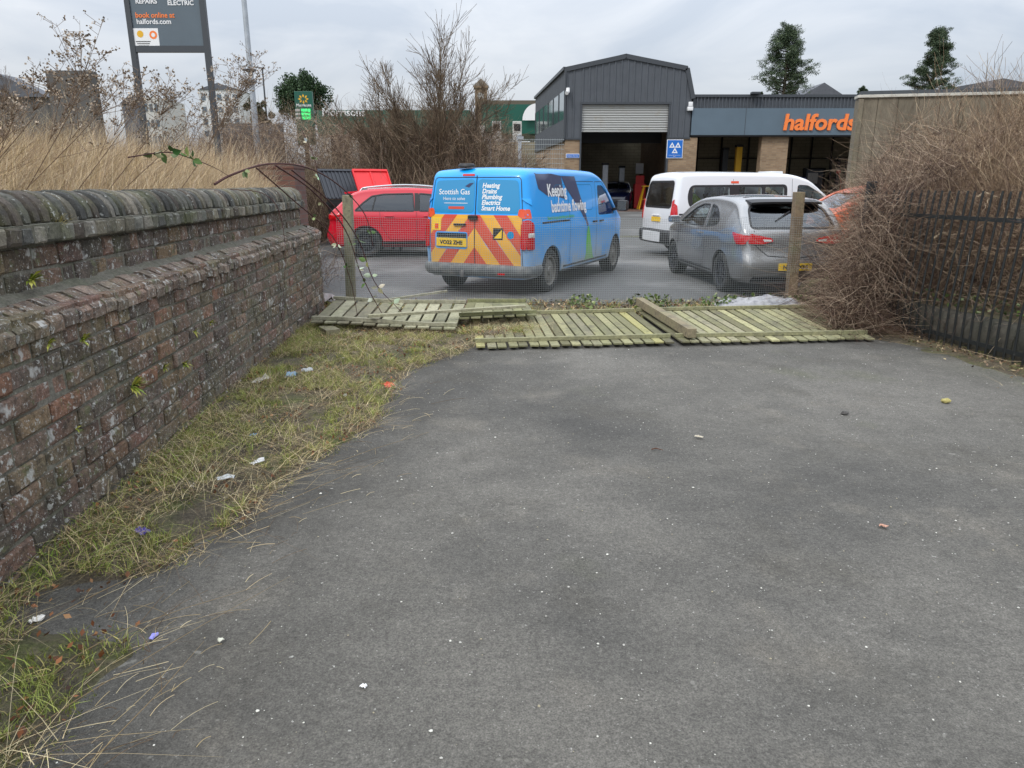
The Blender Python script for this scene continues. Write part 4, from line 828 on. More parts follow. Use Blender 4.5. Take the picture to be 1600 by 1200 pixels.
for (px, py, n, sz, lab, up) in ((200, 603, 34, .115, 'large clump of yellow green fern on the wall below the sloping ledge', False), (122, 530, 12, .07, 'small fern sprig high on the wall just under the sloping ledge', False), (68, 535, 10, .06, 'leftmost small fern sprig on the wall under the ledge', False),
        (250, 572, 10, .06, 'small fern sprig just right of the large fern clump', False), (281, 567, 12, .07, 'upright fern sprig second to the right of the large clump', False), (298, 517, 10, .07, 'small fern sprig in the wall above the line of the large clump', False), (323, 503, 9, .06, 'smallest fern sprig on the wall near its middle', False), (112, 668, 8, .04, 'tiny fern sprig among white lichen low on the wall', False), (40, 437, 14, .10, 'dark green weed rooted on the ledge at the left edge', True)):
    fern('wall_fern', wall_at(px, py, up)+Vector((.012, 0, -.01)), n*2, sz*1.25, FG, lab)
for (px, py, n, h, lab) in ((80, 345, 90, .11, 'straw tuft growing on the coping front near the left edge'), (430, 358, 120, .15, 'straw coloured grass tuft on the ledge at the bend of the wall')):
    p = wall_at(px, py, True); k = rng.uniform(-.03, .03, (n, 3)); k[:, 2] = 0; ln = rng.normal(0, .05, (n, 2)); ln[:, 0] += .03
    Vv, Q = blades_np(k+np.array(p-Vector((0, 0, .05))), rng.uniform(.5, 1, n)*h, ln, np.full(n, .004)); link('grass_tuft', np_mesh('grass_tuft', Vv, Q, None, np.repeat(pal(n, [srgb('b8a86a'), srgb('a09a50'), srgb('c8b884')]), 8, 0)), M['grass'], label=lab, cat='grass tuft')
# ------------------------------------------------ ground cover
def scatter(n, x0, x1, y0, y1, ok, zf):
    X = rng.uniform(x0, x1, n*3); Y = rng.uniform(y0, y1, n*3); o = [(x, y, zf(x, y)) for x, y in zip(X, Y) if ok(x, y)][:n]
    return np.array(o)
def grass_patch(name, roots, h, lean, wd, cols, label, cat, bias=(0, 0), jit=.2, seg=3, m='grass'):
    n = len(roots); hh = rng.uniform(h[0], h[1], n)*rng.uniform(.6, 1, n); ln = rng.normal(0, lean, (n, 2))*hh[:, None]+np.array(bias)*hh[:, None]
    Vv, Q = blades_np(roots, hh, ln, rng.uniform(wd*.6, wd*1.3, n), seg); return link(name, np_mesh(name, Vv, Q, None, np.repeat(pal(n, cols, jit), 2*(seg+1), 0)), M[m], kind='stuff', label=label, cat=cat)
GR = [srgb('8f9650'), srgb('7c863e'), srgb('a3a65e'), srgb('b8aa70'), srgb('6f7838')]; ST = [srgb('c8b48c'), srgb('b8a478'), srgb('d4c49c'), srgb('a08e6c'), srgb('d8c8a0')]; DK = [srgb('5a4632'), srgb('6e5a44'), srgb('4a3a2a'), srgb('86705a')]
vz = lambda x, y: .006+.05*sstep((edge(y)-x)/.6)
inv = lambda x, y: wallx(y)-.02 < x < edge(y)-.02+.1*nz(x, y, 5)
def dens(x, y, z, th): return nz(x, y, 2.2, z)+.5*nz(x, y, 6, z) > th
gapok = lambda x, y: not (2.38 < y < 2.74 and x > -1.93)
def tufts(nt_, per, sd, ok, zf, x0=-2.9, x1=.4, y0=.8, y1=8.3):
    c = scatter(nt_, x0, x1, y0, y1, ok, zf); m = rng.integers(per//2, per*2, len(c)); r = np.repeat(c, m, 0); s_ = np.repeat(rng.uniform(.5, 1.5, len(c)), m); r[:, :2] += rng.normal(0, sd, (len(r), 2))*s_[:, None]; return r
grass_patch('verge_grass', tufts(1500, 20, .022, lambda x, y: inv(x+.05, y) and dens(x, y, 0, -.12+.35*max(0, x+1.2)) and gapok(x, y), vz), (.02, .085), .75, .0042, GR+[srgb('9aa858')], 'short green grass growing on the verge below the brick wall', 'grass', jit=.25)
grass_patch('verge_straw', scatter(19000, -2.9, .5, .8, 8.4, lambda x, y: x > wallx(y)-.02 and x < edge(y)+.03+.10*nz(x, y, 4) and dens(x, y, 3, -.15) and gapok(x, y), lambda x, y: vz(x, y)+.004), (.02, .13), 2.2, .0032, ST+ST+DK+DK[:2], 'dead straw and stalks lying over the verge grass', 'straw', bias=(.4, -.3))
grass_patch('verge_moss', scatter(30000, -2.9, .9, .6, 9.0, lambda x, y: x > wallx(y) and x < edge(y)+.03+.06*nz(x, y, 6) and (nz(x, y, 3, 9) > -.05) and gapok(x, y), vz), (.006, .02), .9, .005, [srgb('6a7026'), srgb('808a30'), srgb('5a5f2a'), srgb('96935a')], 'low olive moss along the asphalt edge', 'moss', seg=2)
# long tufts against the wall foot
rt = scatter(5200, -2.6, -1.8, 1.4, 8.2, lambda x, y: gapok(x, y) and wallx(y)-.02 < x < wallx(y)+.30+.15*nz(0, y, 3) and nz(x, y, 1.6, 4) > -.12, vz)
grass_patch('wall_foot_grass', rt, (.03, .12), .9, .005, GR+ST[:2]+[srgb('8fa84a')]*2, 'longer bright grass tufts at the foot of the brick wall', 'grass', bias=(.55, -.25))
# dead leaves
def litterleaves(name, n, x0, x1, y0, y1, ok, zf, size, cols, label):
    r = scatter(n, x0, x1, y0, y1, ok, zf); Vv, Q = leaf_np(r+np.array([0, 0, .008]), rng.uniform(size*.5, size, len(r)), np.array([[0, 0, 1.]])); Vv[:, 2] = np.maximum(Vv[:, 2], .006)
    return link(name, np_mesh(name, Vv, Q, None, np.repeat(pal(len(r), cols, .25), 4, 0)), M['leaf'], kind='stuff', label=label, cat='dead leaves')
litterleaves('dead_leaves', 2200, -2.6, .4, 1.2, 8.2, lambda x, y: inv(x, y) and dens(x, y, 7, .05), lambda x, y: vz(x, y)+.01, .019, [srgb('6a4026'), srgb('84583a'), srgb('4e3222'), srgb('96704c')], 'brown dead leaves scattered in the verge')
litterleaves('dead_leaves', 2200, -3, 6.4, 9.0, 10.4, lambda x, y: True, lambda x, y: .03, .035, [srgb('6a4a32'), srgb('8a6a4a'), srgb('4e3a2a'), srgb('a08a6a')], 'brown leaf litter along the foot of the mesh fence')
grass_patch('fence_line_weeds', scatter(5200, -2.8, 5.2, 8.8, 10.3, lambda x, y: dens(x, y, 2, -.05), lambda x, y: .02), (.03, .12), .9, .007, GR+ST[:3], 'weeds and straw growing under the mesh fence', 'weeds')
r = scatter(520, .8, 4.6, 9.5, 10.1, lambda x, y: nz(x, y, 1.8, 3) > -.02, lambda x, y: .05); r[:, 2] += rng.uniform(0, .13, len(r)); Vv, Q = leaf_np(r, rng.uniform(.015, .04, len(r)), None, .8)
link('ivy_patch', np_mesh('ivy_patch', Vv, Q, None, np.repeat(pal(len(r), [srgb('55683a'), srgb('707f4a'), srgb('46542e'), srgb('8a8c68')], .2), 4, 0)), M['leaf'], kind='stuff', label='low ivy and bramble leaves behind the fallen panels', cat='ivy')
grass_patch('railing_foot_debris', scatter(5200, 3.4, 5.6, 4.4, 9.2, lambda x, y: x < railx(y)+.02 and x > railx(y)-.10-abs(random.gauss(0, .20))-.1*nz(0, y, 1.6), lambda x, y: .010), (.02, .10), 3.6, .003, ST[:1]+DK+DK+GR[:1], 'straw and twig debris along the foot of the railings', 'debris')
litterleaves('dead_leaves', 1100, 3.5, 5.6, 4.4, 9.2, lambda x, y: railx(y)-.1-abs(random.gauss(0, .18)) < x < railx(y), lambda x, y: .01, .024, DK+DK+ST[:1], 'dead leaves gathered along the foot of the railings')
rz = lambda x, y: .02+.34*sstep((x-railx(y)-.02)/.25)+.5*sstep((x-railx(y)-.6)/4)
r = scatter(5000, 4.4, 8.5, 5.2, 10.5, lambda x, y: x > railx(y)+.1 and dens(x, y, 1, -.2), rz); r[:, 2] += rng.uniform(0, .14, len(r)); Vv, Q = leaf_np(r, rng.uniform(.012, .032, len(r)), None, .7)
link('ground_ivy', np_mesh('ground_ivy', Vv, Q, None, np.repeat(pal(len(r), [srgb('4a5f34'), srgb('63763f'), srgb('3a4a2a'), srgb('7d8260'), srgb('6a5a44')], .25), 4, 0)), M['leaf'], kind='stuff', label='dark ivy covering the ground behind the railings', cat='ivy')
# loose stalks on the asphalt
P = []; Rr = []; C = []
for _ in range(230):
    y = random.choice([random.uniform(.9, 3.2), random.uniform(1, 6)]); x = edge(y)+abs(random.gauss(0, .28))-.1; a = random.gauss(1.0, .7); l = random.uniform(.03, .30)*random.random()+.02; cv = random.uniform(-.25, .25)
    P.append([(x+math.cos(a+cv*t)*l*t, y+math.sin(a+cv*t)*l*t, .007+.006*math.sin(t*3)) for t in np.linspace(0, 1, 5)]); r_ = random.uniform(.0006, .0013); Rr.append([r_]*5); C.append(np.array(random.choice(ST+DK[:2]))*random.uniform(.7, 1.1))
for (x0, y0, x1, y1) in ((-1.75, 1.15, -.95, 2.75), (-1.7, 2.75, -.75, 4.2), (-1.9, 2.2, -1.0, 3.6), (-1.5, 3.2, -.55, 4.6), (-1.35, 1.25, -1.15, 2.3), (-1.9, 3.0, -.95, 4.1), (-1.6, 2.0, -1.05, 2.65)):
    for k in range(1):
        cv = random.uniform(-.15, .15); P.append([(x0+(x1-x0)*t+cv*math.sin(t*3), y0+(y1-y0)*t+random.uniform(-.02, .02), .02+.02*math.sin(t*3.1)) for t in np.linspace(0, 1, 5)]); Rr.append([.0019, .0018, .0016, .0012, .0006]); C.append(srgb('8c7858'))
strands('loose_stalks', P, Rr, M['twig'], C, sides=4, kind='stuff', label='dead stalks strewn over the asphalt beside the verge', cat='stalks')
# grit on the asphalt
r = scatter(2700, -1.6, 4.6, .9, 7.4, lambda x, y: x > edge(y), lambda x, y: .002); mbv = []; Q = []; C = []
for i, p in enumerate(r):
    s_ = abs(random.gauss(0, .0021))+.0009+(.004 if random.random() < .02 else 0); a = random.random()*6; b = len(mbv)
    for k in range(5): an = a+k*1.256; mbv.append((p[0]+s_*math.cos(an)*random.uniform(.6, 1.3), p[1]+s_*math.sin(an)*random.uniform(.6, 1.2), .001))
    mbv.append((p[0], p[1], .0015+s_*.7)); Q += [(b+k, b+(k+1) % 5, b+5) for k in range(5)]; c = random.choice([srgb('b8b6ae'), srgb('8f8d86'), srgb('d0cec4'), srgb('9a927c')]); C += [c]*6
link('grit', np_mesh('grit', mbv, None, Q, np.array(C), False), M['twig'], kind='stuff', label='pale grit and specks scattered on the asphalt', cat='grit')
# ------------------------------------------------ mesh fence and fallen panels
GW = [srgb('8f8c6c'), srgb('7e7b5a'), srgb('9c9872'), srgb('858068'), srgb('6e6a4e'), srgb('a09a66')]; BW = [srgb('7d725a'), srgb('6c6048')]
FY = 10.05
post_xy = {}
for px, ty, by, lab, col, tilt in ((547, 305, 477, 'left weathered post of the wire mesh fence beside the wall end', srgb('857f6a'), -.01), (1238, 300, 474, 'right weathered post of the wire mesh fence in front of the grey hatchback', srgb('7c6a54'), .065)):
    b = gp(px, by); b.y = FY; b.x = at(px, by, FY).x; tp = at(1252 if px > 800 else 541, ty, FY); mb = MB(); mb.cc = col
    mb.bar((b.x, FY+.075, -.1), (tp.x, FY+.075, tp.z), .12, .145, up=(0, 1, 0), ch=.006); mb.build('fence_post', M['oldwood'], label=lab, cat='fence post', group='posts of the wire mesh fence'); post_xy[px] = (b.x, tp.x)
x0, x1 = post_xy[547][0]-.12, post_xy[1238][0]+.04; P = []; Rr = []; nx = int((x1-x0)/.0305); nzr = 40; sag = lambda x, z: .012*noise.noise(Vector((x*1.4, z*2, 0)))
K = 14
for i in range(nx+1):
    x = x0+(x1-x0)*i/nx; tz = 1.225+.012*math.sin(x*2.2); P.append([(x+.006*noise.noise(Vector((x, z*3, 5))), FY+sag(x, z)*2, z) for z in np.linspace(.03, tz, K)]); Rr.append([.0017]*K)
V1, Q1 = tubes_np(P, Rr, 3); P = []; Rr = []; K = 50
for j in range(nzr):
    z = .035+j*.0303; P.append([(x, FY+.0022+sag(x, z)*2, z+.005*noise.noise(Vector((x*2, z, 9)))+.012*math.sin(x*2.2)*z/1.2) for x in np.linspace(x0, x1, K)]); Rr.append([.0015]*K)
V2, Q2 = tubes_np(P, Rr, 3)
link('wire_mesh_fence', np_mesh('wire_mesh_fence', np.r_[V1, V2], np.r_[Q1, Q2+len(V1)]), M['wire'], label='square wire mesh stretched between the two weathered wooden posts', cat='wire mesh')
def panel(label, corners, nsl, zf, zb_, rail_out=.12, cols=GW, gap=.18, seed=1, warp=.0):
    """fallen slatted panel: corners front-left, front-right, back-right, back-left (x, y); zf/zb_ = (left, right) heights of front and back"""
    rr = random.Random(seed); fl, fr, br, bl = [Vector(c) for c in corners]; e = empty('slatted_fence', (*((fl+fr+br+bl)/4), 0), label=label, cat='fallen fence', group='fallen slatted fence panels'); off = -Vector((*((fl+fr+br+bl)/4), 0))
    def pt(u, v, dz=0): p = (fl*(1-u)+fr*u)*(1-v)+(bl*(1-u)+br*u)*v; z = (zf[0]*(1-u)+zf[1]*u)*(1-v)+(zb_[0]*(1-u)+zb_[1]*u)*v; return Vector((p.x, p.y, z+dz+warp*math.sin(u*6+v*2)))+off
    for i in range(nsl):
        u = (i+.5)/nsl; mb = MB(); k = rr.uniform(.7, 1.25); mb.cc = tuple(c*k for c in rr.choice(cols)); wd = (fr-fl).length/nsl*(1-gap); du = rr.uniform(-.004, .004); dz = rr.uniform(-.004, .004)
        mb.bar(pt(u+du, -.012+rr.uniform(-.012, .01), .012+dz), pt(u-du, 1.012+rr.uniform(-.01, .012), .012-dz), wd, .019, ch=.003); mb.build('slat', M['oldwood'], e)
    for v in (rail_out, 1-rail_out*.6):
        mb = MB(); mb.cc = cols[0]; n = 6; pts = [pt(k/n, v, .044) for k in range(n+1)]
        for k in range(n): mb.bar(pts[k]+(pts[k]-pts[k+1])*.002, pts[k+1], .042, .038)
        mb.build('rail', M['oldwood'], e)
    return e
panel('right fallen slatted panel reaching to the brambles', [(1.80, 7.42), (3.98, 7.66), (3.95, 9.35), (1.62, 9.32)], 20, (.03, .02), (.05, .09), .10, seed=3)
panel('middle fallen slatted panel lying on the asphalt edge', [(-.38, 7.22), (1.74, 7.42), (1.58, 9.28), (-.52, 8.95)], 19, (.02, .03), (.05, .05), .10, seed=5)
panel('left fallen slatted panel propped up at the foot of the brick wall', [(-2.28, 7.95), (-.62, 7.80), (-.60, 9.25), (-2.36, 9.40)], 11, (.15, .10), (.17, .14), .05, cols=[srgb('9c9884'), srgb('8e8b74'), srgb('a8a48a'), srgb('827d68')], gap=.15, seed=8, warp=.01)
panel('short broken panel overlapping the left and middle panels', [(-.62, 8.16), (.30, 8.5), (.18, 9.35), (-.58, 9.3)], 7, (.15, .13), (.16, .15), .07, cols=[srgb('80805c'), srgb('72704f'), srgb('8c8a6a')], gap=.2, seed=9)
mb = MB(); mb.cc = srgb('857a62'); mb.bar((1.70, 9.42, .165), (1.93, 7.48, .125), .10, .10, ch=.005); mb.build('loose_timber_post', M['oldwood'], label='square timber post lying across the middle and right fallen panels', cat='post')
mb = MB(); mb.cc = srgb('9c9880'); mb.bar((-1.62, 7.92, .235), (.16, 8.42, .265), .07, .03, ch=.004); mb.build('loose_rail', M['oldwood'], label='long loose rail resting on top of the left fallen panel', cat='rail')
mb = MB(); mb.cc = srgb('7d775f'); mb.bar((-2.12, 7.95, .065), (-1.96, 7.66, .075), .16, .11, ch=.008); mb.build('timber_block', M['oldwood'], label='short timber block propping the left fallen panel', cat='block')
# ------------------------------------------------ railings on the right
rl = empty('iron_railings', (railx(7.5), 7.5, 0), label='black iron railings along the right side of the drive', cat='railings'); off = Vector((-railx(7.5), -7.5, 0))
y = 4.9; i = 0
while y < 8.75:
    x = railx(y); j = random.uniform(-.012, .012); mb = MB(); th = .0115
    mb.tube([Vector((x-.03, y, -.03))+off, Vector((x-.035+j*.5, y+j, .45))+off, Vector((x+j, y, 1.0))+off, Vector((x+.03+j, y, 1.56))+off, Vector((x+.035+j, y, 1.60))+off], [th, th, th, th, th*.9], 6); mb.build('bar', M['iron'], rl); y += .104; i += 1
for z, o_ in ((1.33, .017), (.12, -.03)):
    mb = MB(); mb.bar(Vector((railx(4.8)+o_, 4.8, z))+off, Vector((railx(8.9)+o_, 8.9, z))+off, .012, .042); mb.build('rail', M['iron'], rl)
mb = MB(); mb.bar(Vector((4.32, 8.9, 0))+off, Vector((4.34, 8.9, 1.70))+off, .09, .09, up=(0, 1, 0), ch=.01); mb.build('post', M['iron'], rl)
kb = empty('stone_kerb', (railx(7.5)+.1, 7.5, 0), label='low bulging stone kerb behind the foot of the railings', cat='kerb'); y = 4.4
while y < 9.3:
    l = random.uniform(.24, .34); mb = MB(); V = []; pr = [(.06, -.02), (.035, .10), (.045, .22), (.08, .31), (.15, .35), (.26, .345), (.3, .2)]
    for yy in (y, y+.012, y+l-.012, y+l):
        for a, z in pr: ins = .012 if yy in (y, y+l) else 0; V.append(Vector((railx(yy)+a+ins+random.uniform(-.004, .004)-.1*0, yy, z-ins+random.uniform(-.004, .004)))-Vector((railx(7.5)+.1, 7.5, 0)))
    mb.add(V, [(e*7+k, e*7+k+1, e*7+8+k, e*7+7+k) for e in range(3) for k in range(6)]); mb.build('kerb_stone', M['stone'], kb, 50); y += l+.006
# ------------------------------------------------ brambles and bare thickets
BB = [srgb('665046'), srgb('7a6454'), srgb('4c3a32'), srgb('8c7866'), srgb('a08c78'), srgb('3c2e28'), srgb('b8a48e'), srgb('56443a')]
TB = [srgb('a08a70'), srgb('8c7660'), srgb('b8a488'), srgb('7a644e'), srgb('625040')]
def canes(n, rootf, k, lenr, up, outv, droop, wig, rad, cols):
    P = np.zeros((n, k, 3)); Rr = np.zeros((n, k)); C = pal(n, cols, .15)
    for i in range(n):
        p = np.array(rootf(), float); az = random.uniform(0, 2*math.pi); l = random.uniform(*lenr); d = np.array([math.cos(az)*random.uniform(*outv), math.sin(az)*random.uniform(*outv), random.uniform(*up)]); d /= np.linalg.norm(d); r = random.uniform(*rad)
        for j in range(k):
            P[i, j] = p; Rr[i, j] = r*(1-.75*j/(k-1)); d = d+np.array([random.gauss(0, wig), random.gauss(0, wig), random.gauss(0, wig)-droop]); d /= np.linalg.norm(d); p = p+d*l/(k-1)
            if p[2] < .03: p[2] = .03+random.random()*.03; d[2] = abs(d[2])*.3
    return P, Rr, C
def mound():
    while 1:
        y = random.uniform(8.1, 11.8); x = random.gauss(5.2, .75)
        if x/y > .47: return (x, y, .1)
P, Rr, C = canes(2600, mound, 9, (.7, 2.0), (.3, 1.3), (.2, .9), .17, .26, (.0022, .0048), BB)
def mound_mid():
    y = random.uniform(8.4, 11); a = abs(random.gauss(0, .8)); x = y*.48+a; return (x, y, random.uniform(.1, .6+1.35*min(1, a*1.6)))
def mound_front():
    y = random.uniform(7.9, 9.8); a = random.uniform(0, 1); x = y*(.462+.07*a); return (x, y, random.uniform(.03, .1+(1.45*sstep(a*2.2))))
P3, R3, C3 = canes(4800, mound_front, 9, (.3, 1.0), (-.6, .7), (-.1, 1), .07, .2, (.0014, .0034), BB)
def mound_back():
    y = random.uniform(9.4, 11.8); return (y*random.uniform(.475, .57), y, random.uniform(.7, 1.8))
P4, R4, C4 = canes(2600, mound_back, 9, (.3, .9), (-.5, .6), (-.1, 1), .05, .25, (.0014, .003), BB)
P3, R3, C3 = np.r_[P3, P4], np.r_[R3, R4], np.r_[C3, C4]
P2, R2, C2 = canes(8000, mound_mid, 9, (.35, 1.2), (-.6, .9), (.3, 1), .05, .2, (.0012, .0030), BB)
strands('bramble_thicket', np.r_[P, P2, P3], np.r_[Rr, R2, R3], M['twig'], np.r_[C, C2, C3], kind='stuff', label='tangled dead brown brambles spilling over the end of the railings', cat='brambles')
P, Rr, C = canes(900, lambda: (random.uniform(3.85, 4.5), random.uniform(7.9, 9.7), random.uniform(.02, .12)), 8, (.3, .9), (-.3, .6), (.3, 1), .12, .35, (.001, .0026), BB+[srgb('8c6a52')])
strands('bramble_litter', P, Rr, M['twig'], C, kind='stuff', label='fallen bramble twigs at the right end of the fallen panels', cat='twigs')
def grow(base, d, l, r, lev, P, Rr, C, cols, spread=.7, kids=(3, 5), k=6, shrink=.66, wig=.13, up=.08, lo=.25):
    p = np.array(base, float); d = np.array(d, float); d /= np.linalg.norm(d); pts = []; rs = []
    for j in range(k): pts.append(p.copy()); rs.append(r*(1-.55*j/(k-1)) if lev else r*(1-.8*j/(k-1))); d = d+rng.normal(0, wig, 3)+np.array([0, 0, up]); d /= np.linalg.norm(d); p = p+d*l/(k-1)
    P.append(pts); Rr.append(rs); C.append(random.choice(cols))
    if lev == 0: return
    for _ in range(random.randint(*kids)):
        t = random.uniform(lo, 1); i = min(k-2, int(t*(k-1))); f = t*(k-1)-i; q = pts[i]*(1-f)+pts[i+1]*f; dd = pts[i+1]-pts[i]; dd = dd/np.linalg.norm(dd)+rng.normal(0, spread, 3); dd[2] += .15
        grow(q, dd, l*shrink*random.uniform(.7, 1.15), max(r*.5*(1-.3*t), .002), lev-1, P, Rr, C, cols, spread, kids, k, shrink, wig, up, lo)
def bare(name, base, h, r, lev, label, cols, n=1, spread=.6, kids=(3, 5), splay=.25, cat='bare tree', minr=0, dirs=None, **kw):
    P = []; Rr = []; C = []
    for d_ in (dirs or []): grow((0, 0, 0), d_[:3], h*d_[3], r, lev, P, Rr, C, cols, spread, kids, **kw)
    for i in range(0 if dirs else n): grow((random.gauss(0, .06*n), random.gauss(0, .06*n), 0), (random.gauss(0, splay), random.gauss(0, splay), 1), h*random.uniform(.85, 1.1), r, lev, P, Rr, C, cols, spread, kids, **kw)
    Rr = np.maximum(np.array(Rr), minr); big = [i for i in range(len(P)) if Rr[i].max() > r*.45]; sm = [i for i in range(len(P)) if Rr[i].max() <= r*.45]
    e = empty(name, base, label=label, cat=cat); P = np.array(P); C = np.array(C)
    strands('trunk', P[big], Rr[big], M['twig'], C[big], e, 5); strands('crown', P[sm], Rr[sm], M['twig'], C[sm], e, 3); return e
# thicket behind the railings: individual bare shrubs plus a tangled undergrowth
shr = [(5.9, 9.0, 1.5), (6.3, 8.2, 1.8), (7.0, 9.4, 2.3), (6.9, 10.8, 1.7), (7.8, 10.6, 2.4), (7.9, 12.4, 1.9), (8.8, 12.0, 2.8), (9.6, 13.8, 2.9), (8.9, 14.2, 2.2), (10.4, 12.6, 3.1), (10.8, 15.0, 3.3), (7.6, 8.8, 2.2), (8.6, 9.9, 2.7), (9.6, 11.0, 3.0), (6.6, 7.2, 1.8)]
wh = ['nearest the end of the railings', 'close behind the railings', 'in front of the stained concrete wall', 'below the left corner of the concrete wall', 'at the right edge of the view', 'midway along the concrete wall']
for i, (x, y, h) in enumerate(shr):
    bare('bare_shrub', (x, y, .3), h*.66, .013, 3, ['slim', 'twiggy', 'pale', 'brown', 'tall'][i % 5]+' leafless shrub '+['in the thicket behind the railings', 'growing among the thicket before the concrete wall', 'rising from the dead growth behind the railings'][i % 3], TB, n=7, spread=.5, kids=(4, 6), splay=.35, cat='shrub', minr=.0024)['group'] = 'leafless shrubs behind the railings'
def und():
    y = random.uniform(6.5, 16); x = random.uniform(railx(min(y, 9))+.5+.35*max(0, y-9), railx(6)+1.5+.75*(y-5)); return (x, y, random.uniform(.2, .3+(.05+.12*sstep((x/y-.53)/.13))*y))
P, Rr, C = canes(12000, und, 8, (.5, 1.7), (-.2, 1.3), (.1, .8), .03, .2, (.0016, .004), TB+TB+BB[:3])
P9, R9, C9 = canes(7000, lambda: (lambda y: (railx(min(y, 9))+random.uniform(.35, 2.6), y, random.uniform(.3, 1.5)))(random.uniform(5.6, 10)), 8, (.3, 1.0), (-.4, 1), (.1, .9), .03, .3, (.0014, .0034), BB+TB[:2])
def up_():
    y = random.uniform(9, 13.5); return (y*random.uniform(.50, .80), y, random.uniform(.4, 2.3))
P8, R8, C8 = canes(6500, up_, 8, (.4, 1.2), (-.4, .8), (.0, 1), .04, .24, (.0014, .0036), BB+TB)
P, Rr, C = np.r_[P, P9, P8], np.r_[Rr, R9, R8], np.r_[C, C9, C8]
strands('undergrowth', P, Rr, M['twig'], C, kind='stuff', label='dense leafless undergrowth behind the railings', cat='undergrowth')
# pale dead sticks caught in it
for x, y, z, a, l, lab in ((5.25, 8.3, 1.52, .1, .28, 'pale bent dead stick caught on top of the brambles'), (5.4, 7.6, .95, .9, .8, 'long pale dead branch leaning behind the railings'), (4.95, 8.5, 1.05, -.1, .3, 'short thick pale stick sticking out of the brambles')):
    mb = MB(); mb.cc = srgb('c8b69a'); mb.tube([(x, y, z), (x+l*.3*math.cos(a), y, z+.06-l*.2*math.sin(a)), (x+l*.7*math.cos(a), y-.03, z+.02-l*.6*math.sin(a)), (x+l*math.cos(a), y, z+.07-l*math.sin(a)*.9)], [.016, .015, .012, .007], 6); mb.build('dead_stick', M['twig'], smooth=40, label=lab, cat='stick')
# thicket left of the garage, and the bare tree in it
def th_root():
    while 1:
        x = random.uniform(-12, .2); y = random.uniform(20.6, 26.5)
        if y > 20.5+max(0, -(x+4))*.05: return (x, y, random.uniform(0, .3))
P, Rr, C = canes(9000, th_root, 7, (1.2, 3.0), (.8, 1.6), (.1, .6), .05, .13, (.004, .008), BB+TB)
P2, R2, C2 = canes(26000, lambda: (lambda q: (q[0], q[1]+.8, random.uniform(.2, 2.75+.9*sstep((q[0]+11)/2)*sstep((.4-q[0])/1.5))*random.uniform(.75, 1)+.14*(q[1]-21)))(th_root()), 7, (.3, 1.1), (-.3, 1.2), (.2, 1), .0, .25, (.0028, .0058), BB+TB)
strands('leafless_thicket', np.r_[P, P2], np.r_[Rr, R2], M['twig'], np.r_[C, C2], kind='stuff', label='dense brown leafless thicket behind the red car and the blue van', cat='thicket')
bare('bare_tree', at(680, 300, 22.5)*1, 3.15, .055, 3, 'leafless tree with fanning branches rising above the thicket behind the blue van', [srgb('6a5c4a'), srgb('7d6c58'), srgb('5a4c3e')], dirs=[(-.95, 0, 1, .85), (-.6, .2, 1, .95), (-.32, -.2, 1, 1.0), (-.1, .1, 1, 1.1), (.12, -.1, 1, 1.1), (.36, .2, 1, 1), (.65, 0, 1, .95), (1.0, .1, .9, .8), (-1.3, -.1, .8, .6), (0, .3, 1, .9)], spread=.42, kids=(8, 11), shrink=.52, minr=.0048, up=.01, k=7, wig=.06, lo=.3).location.z = .3
bare('bare_tree', at(2, 200, 26)*1, 2.6, .09, 5, 'leafless tree at the left edge behind the tall dry grass', [srgb('7a6c60'), srgb('6a5c50')], n=3, spread=.5, kids=(3, 5), splay=.3, minr=.005).location.z = 1.8
bare('bare_tree', at(575, 200, 40)*1, .95, .06, 4, 'small pale leafless tree left of the tall bare tree', [srgb('a8988c')], n=9, spread=.4, kids=(4, 6), splay=.5, minr=.009).location.z = 3.0
bare('bare_tree', at(1585, 160, 40)*1, 2.6, .05, 4, 'pale leafless birch at the right edge above the concrete wall', [srgb('a89c94'), srgb('8c8078')], n=3, spread=.4, kids=(3, 5), splay=.3, minr=.008).location.z = 2.4
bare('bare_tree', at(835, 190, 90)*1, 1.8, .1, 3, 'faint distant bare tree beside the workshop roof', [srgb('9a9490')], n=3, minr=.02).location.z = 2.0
bare('bare_tree', at(1290, 160, 70)*1, 2.2, .08, 3, 'faint distant bare tree right of the left pine', [srgb('9a9490')], n=2, minr=.018).location.z = 4.0
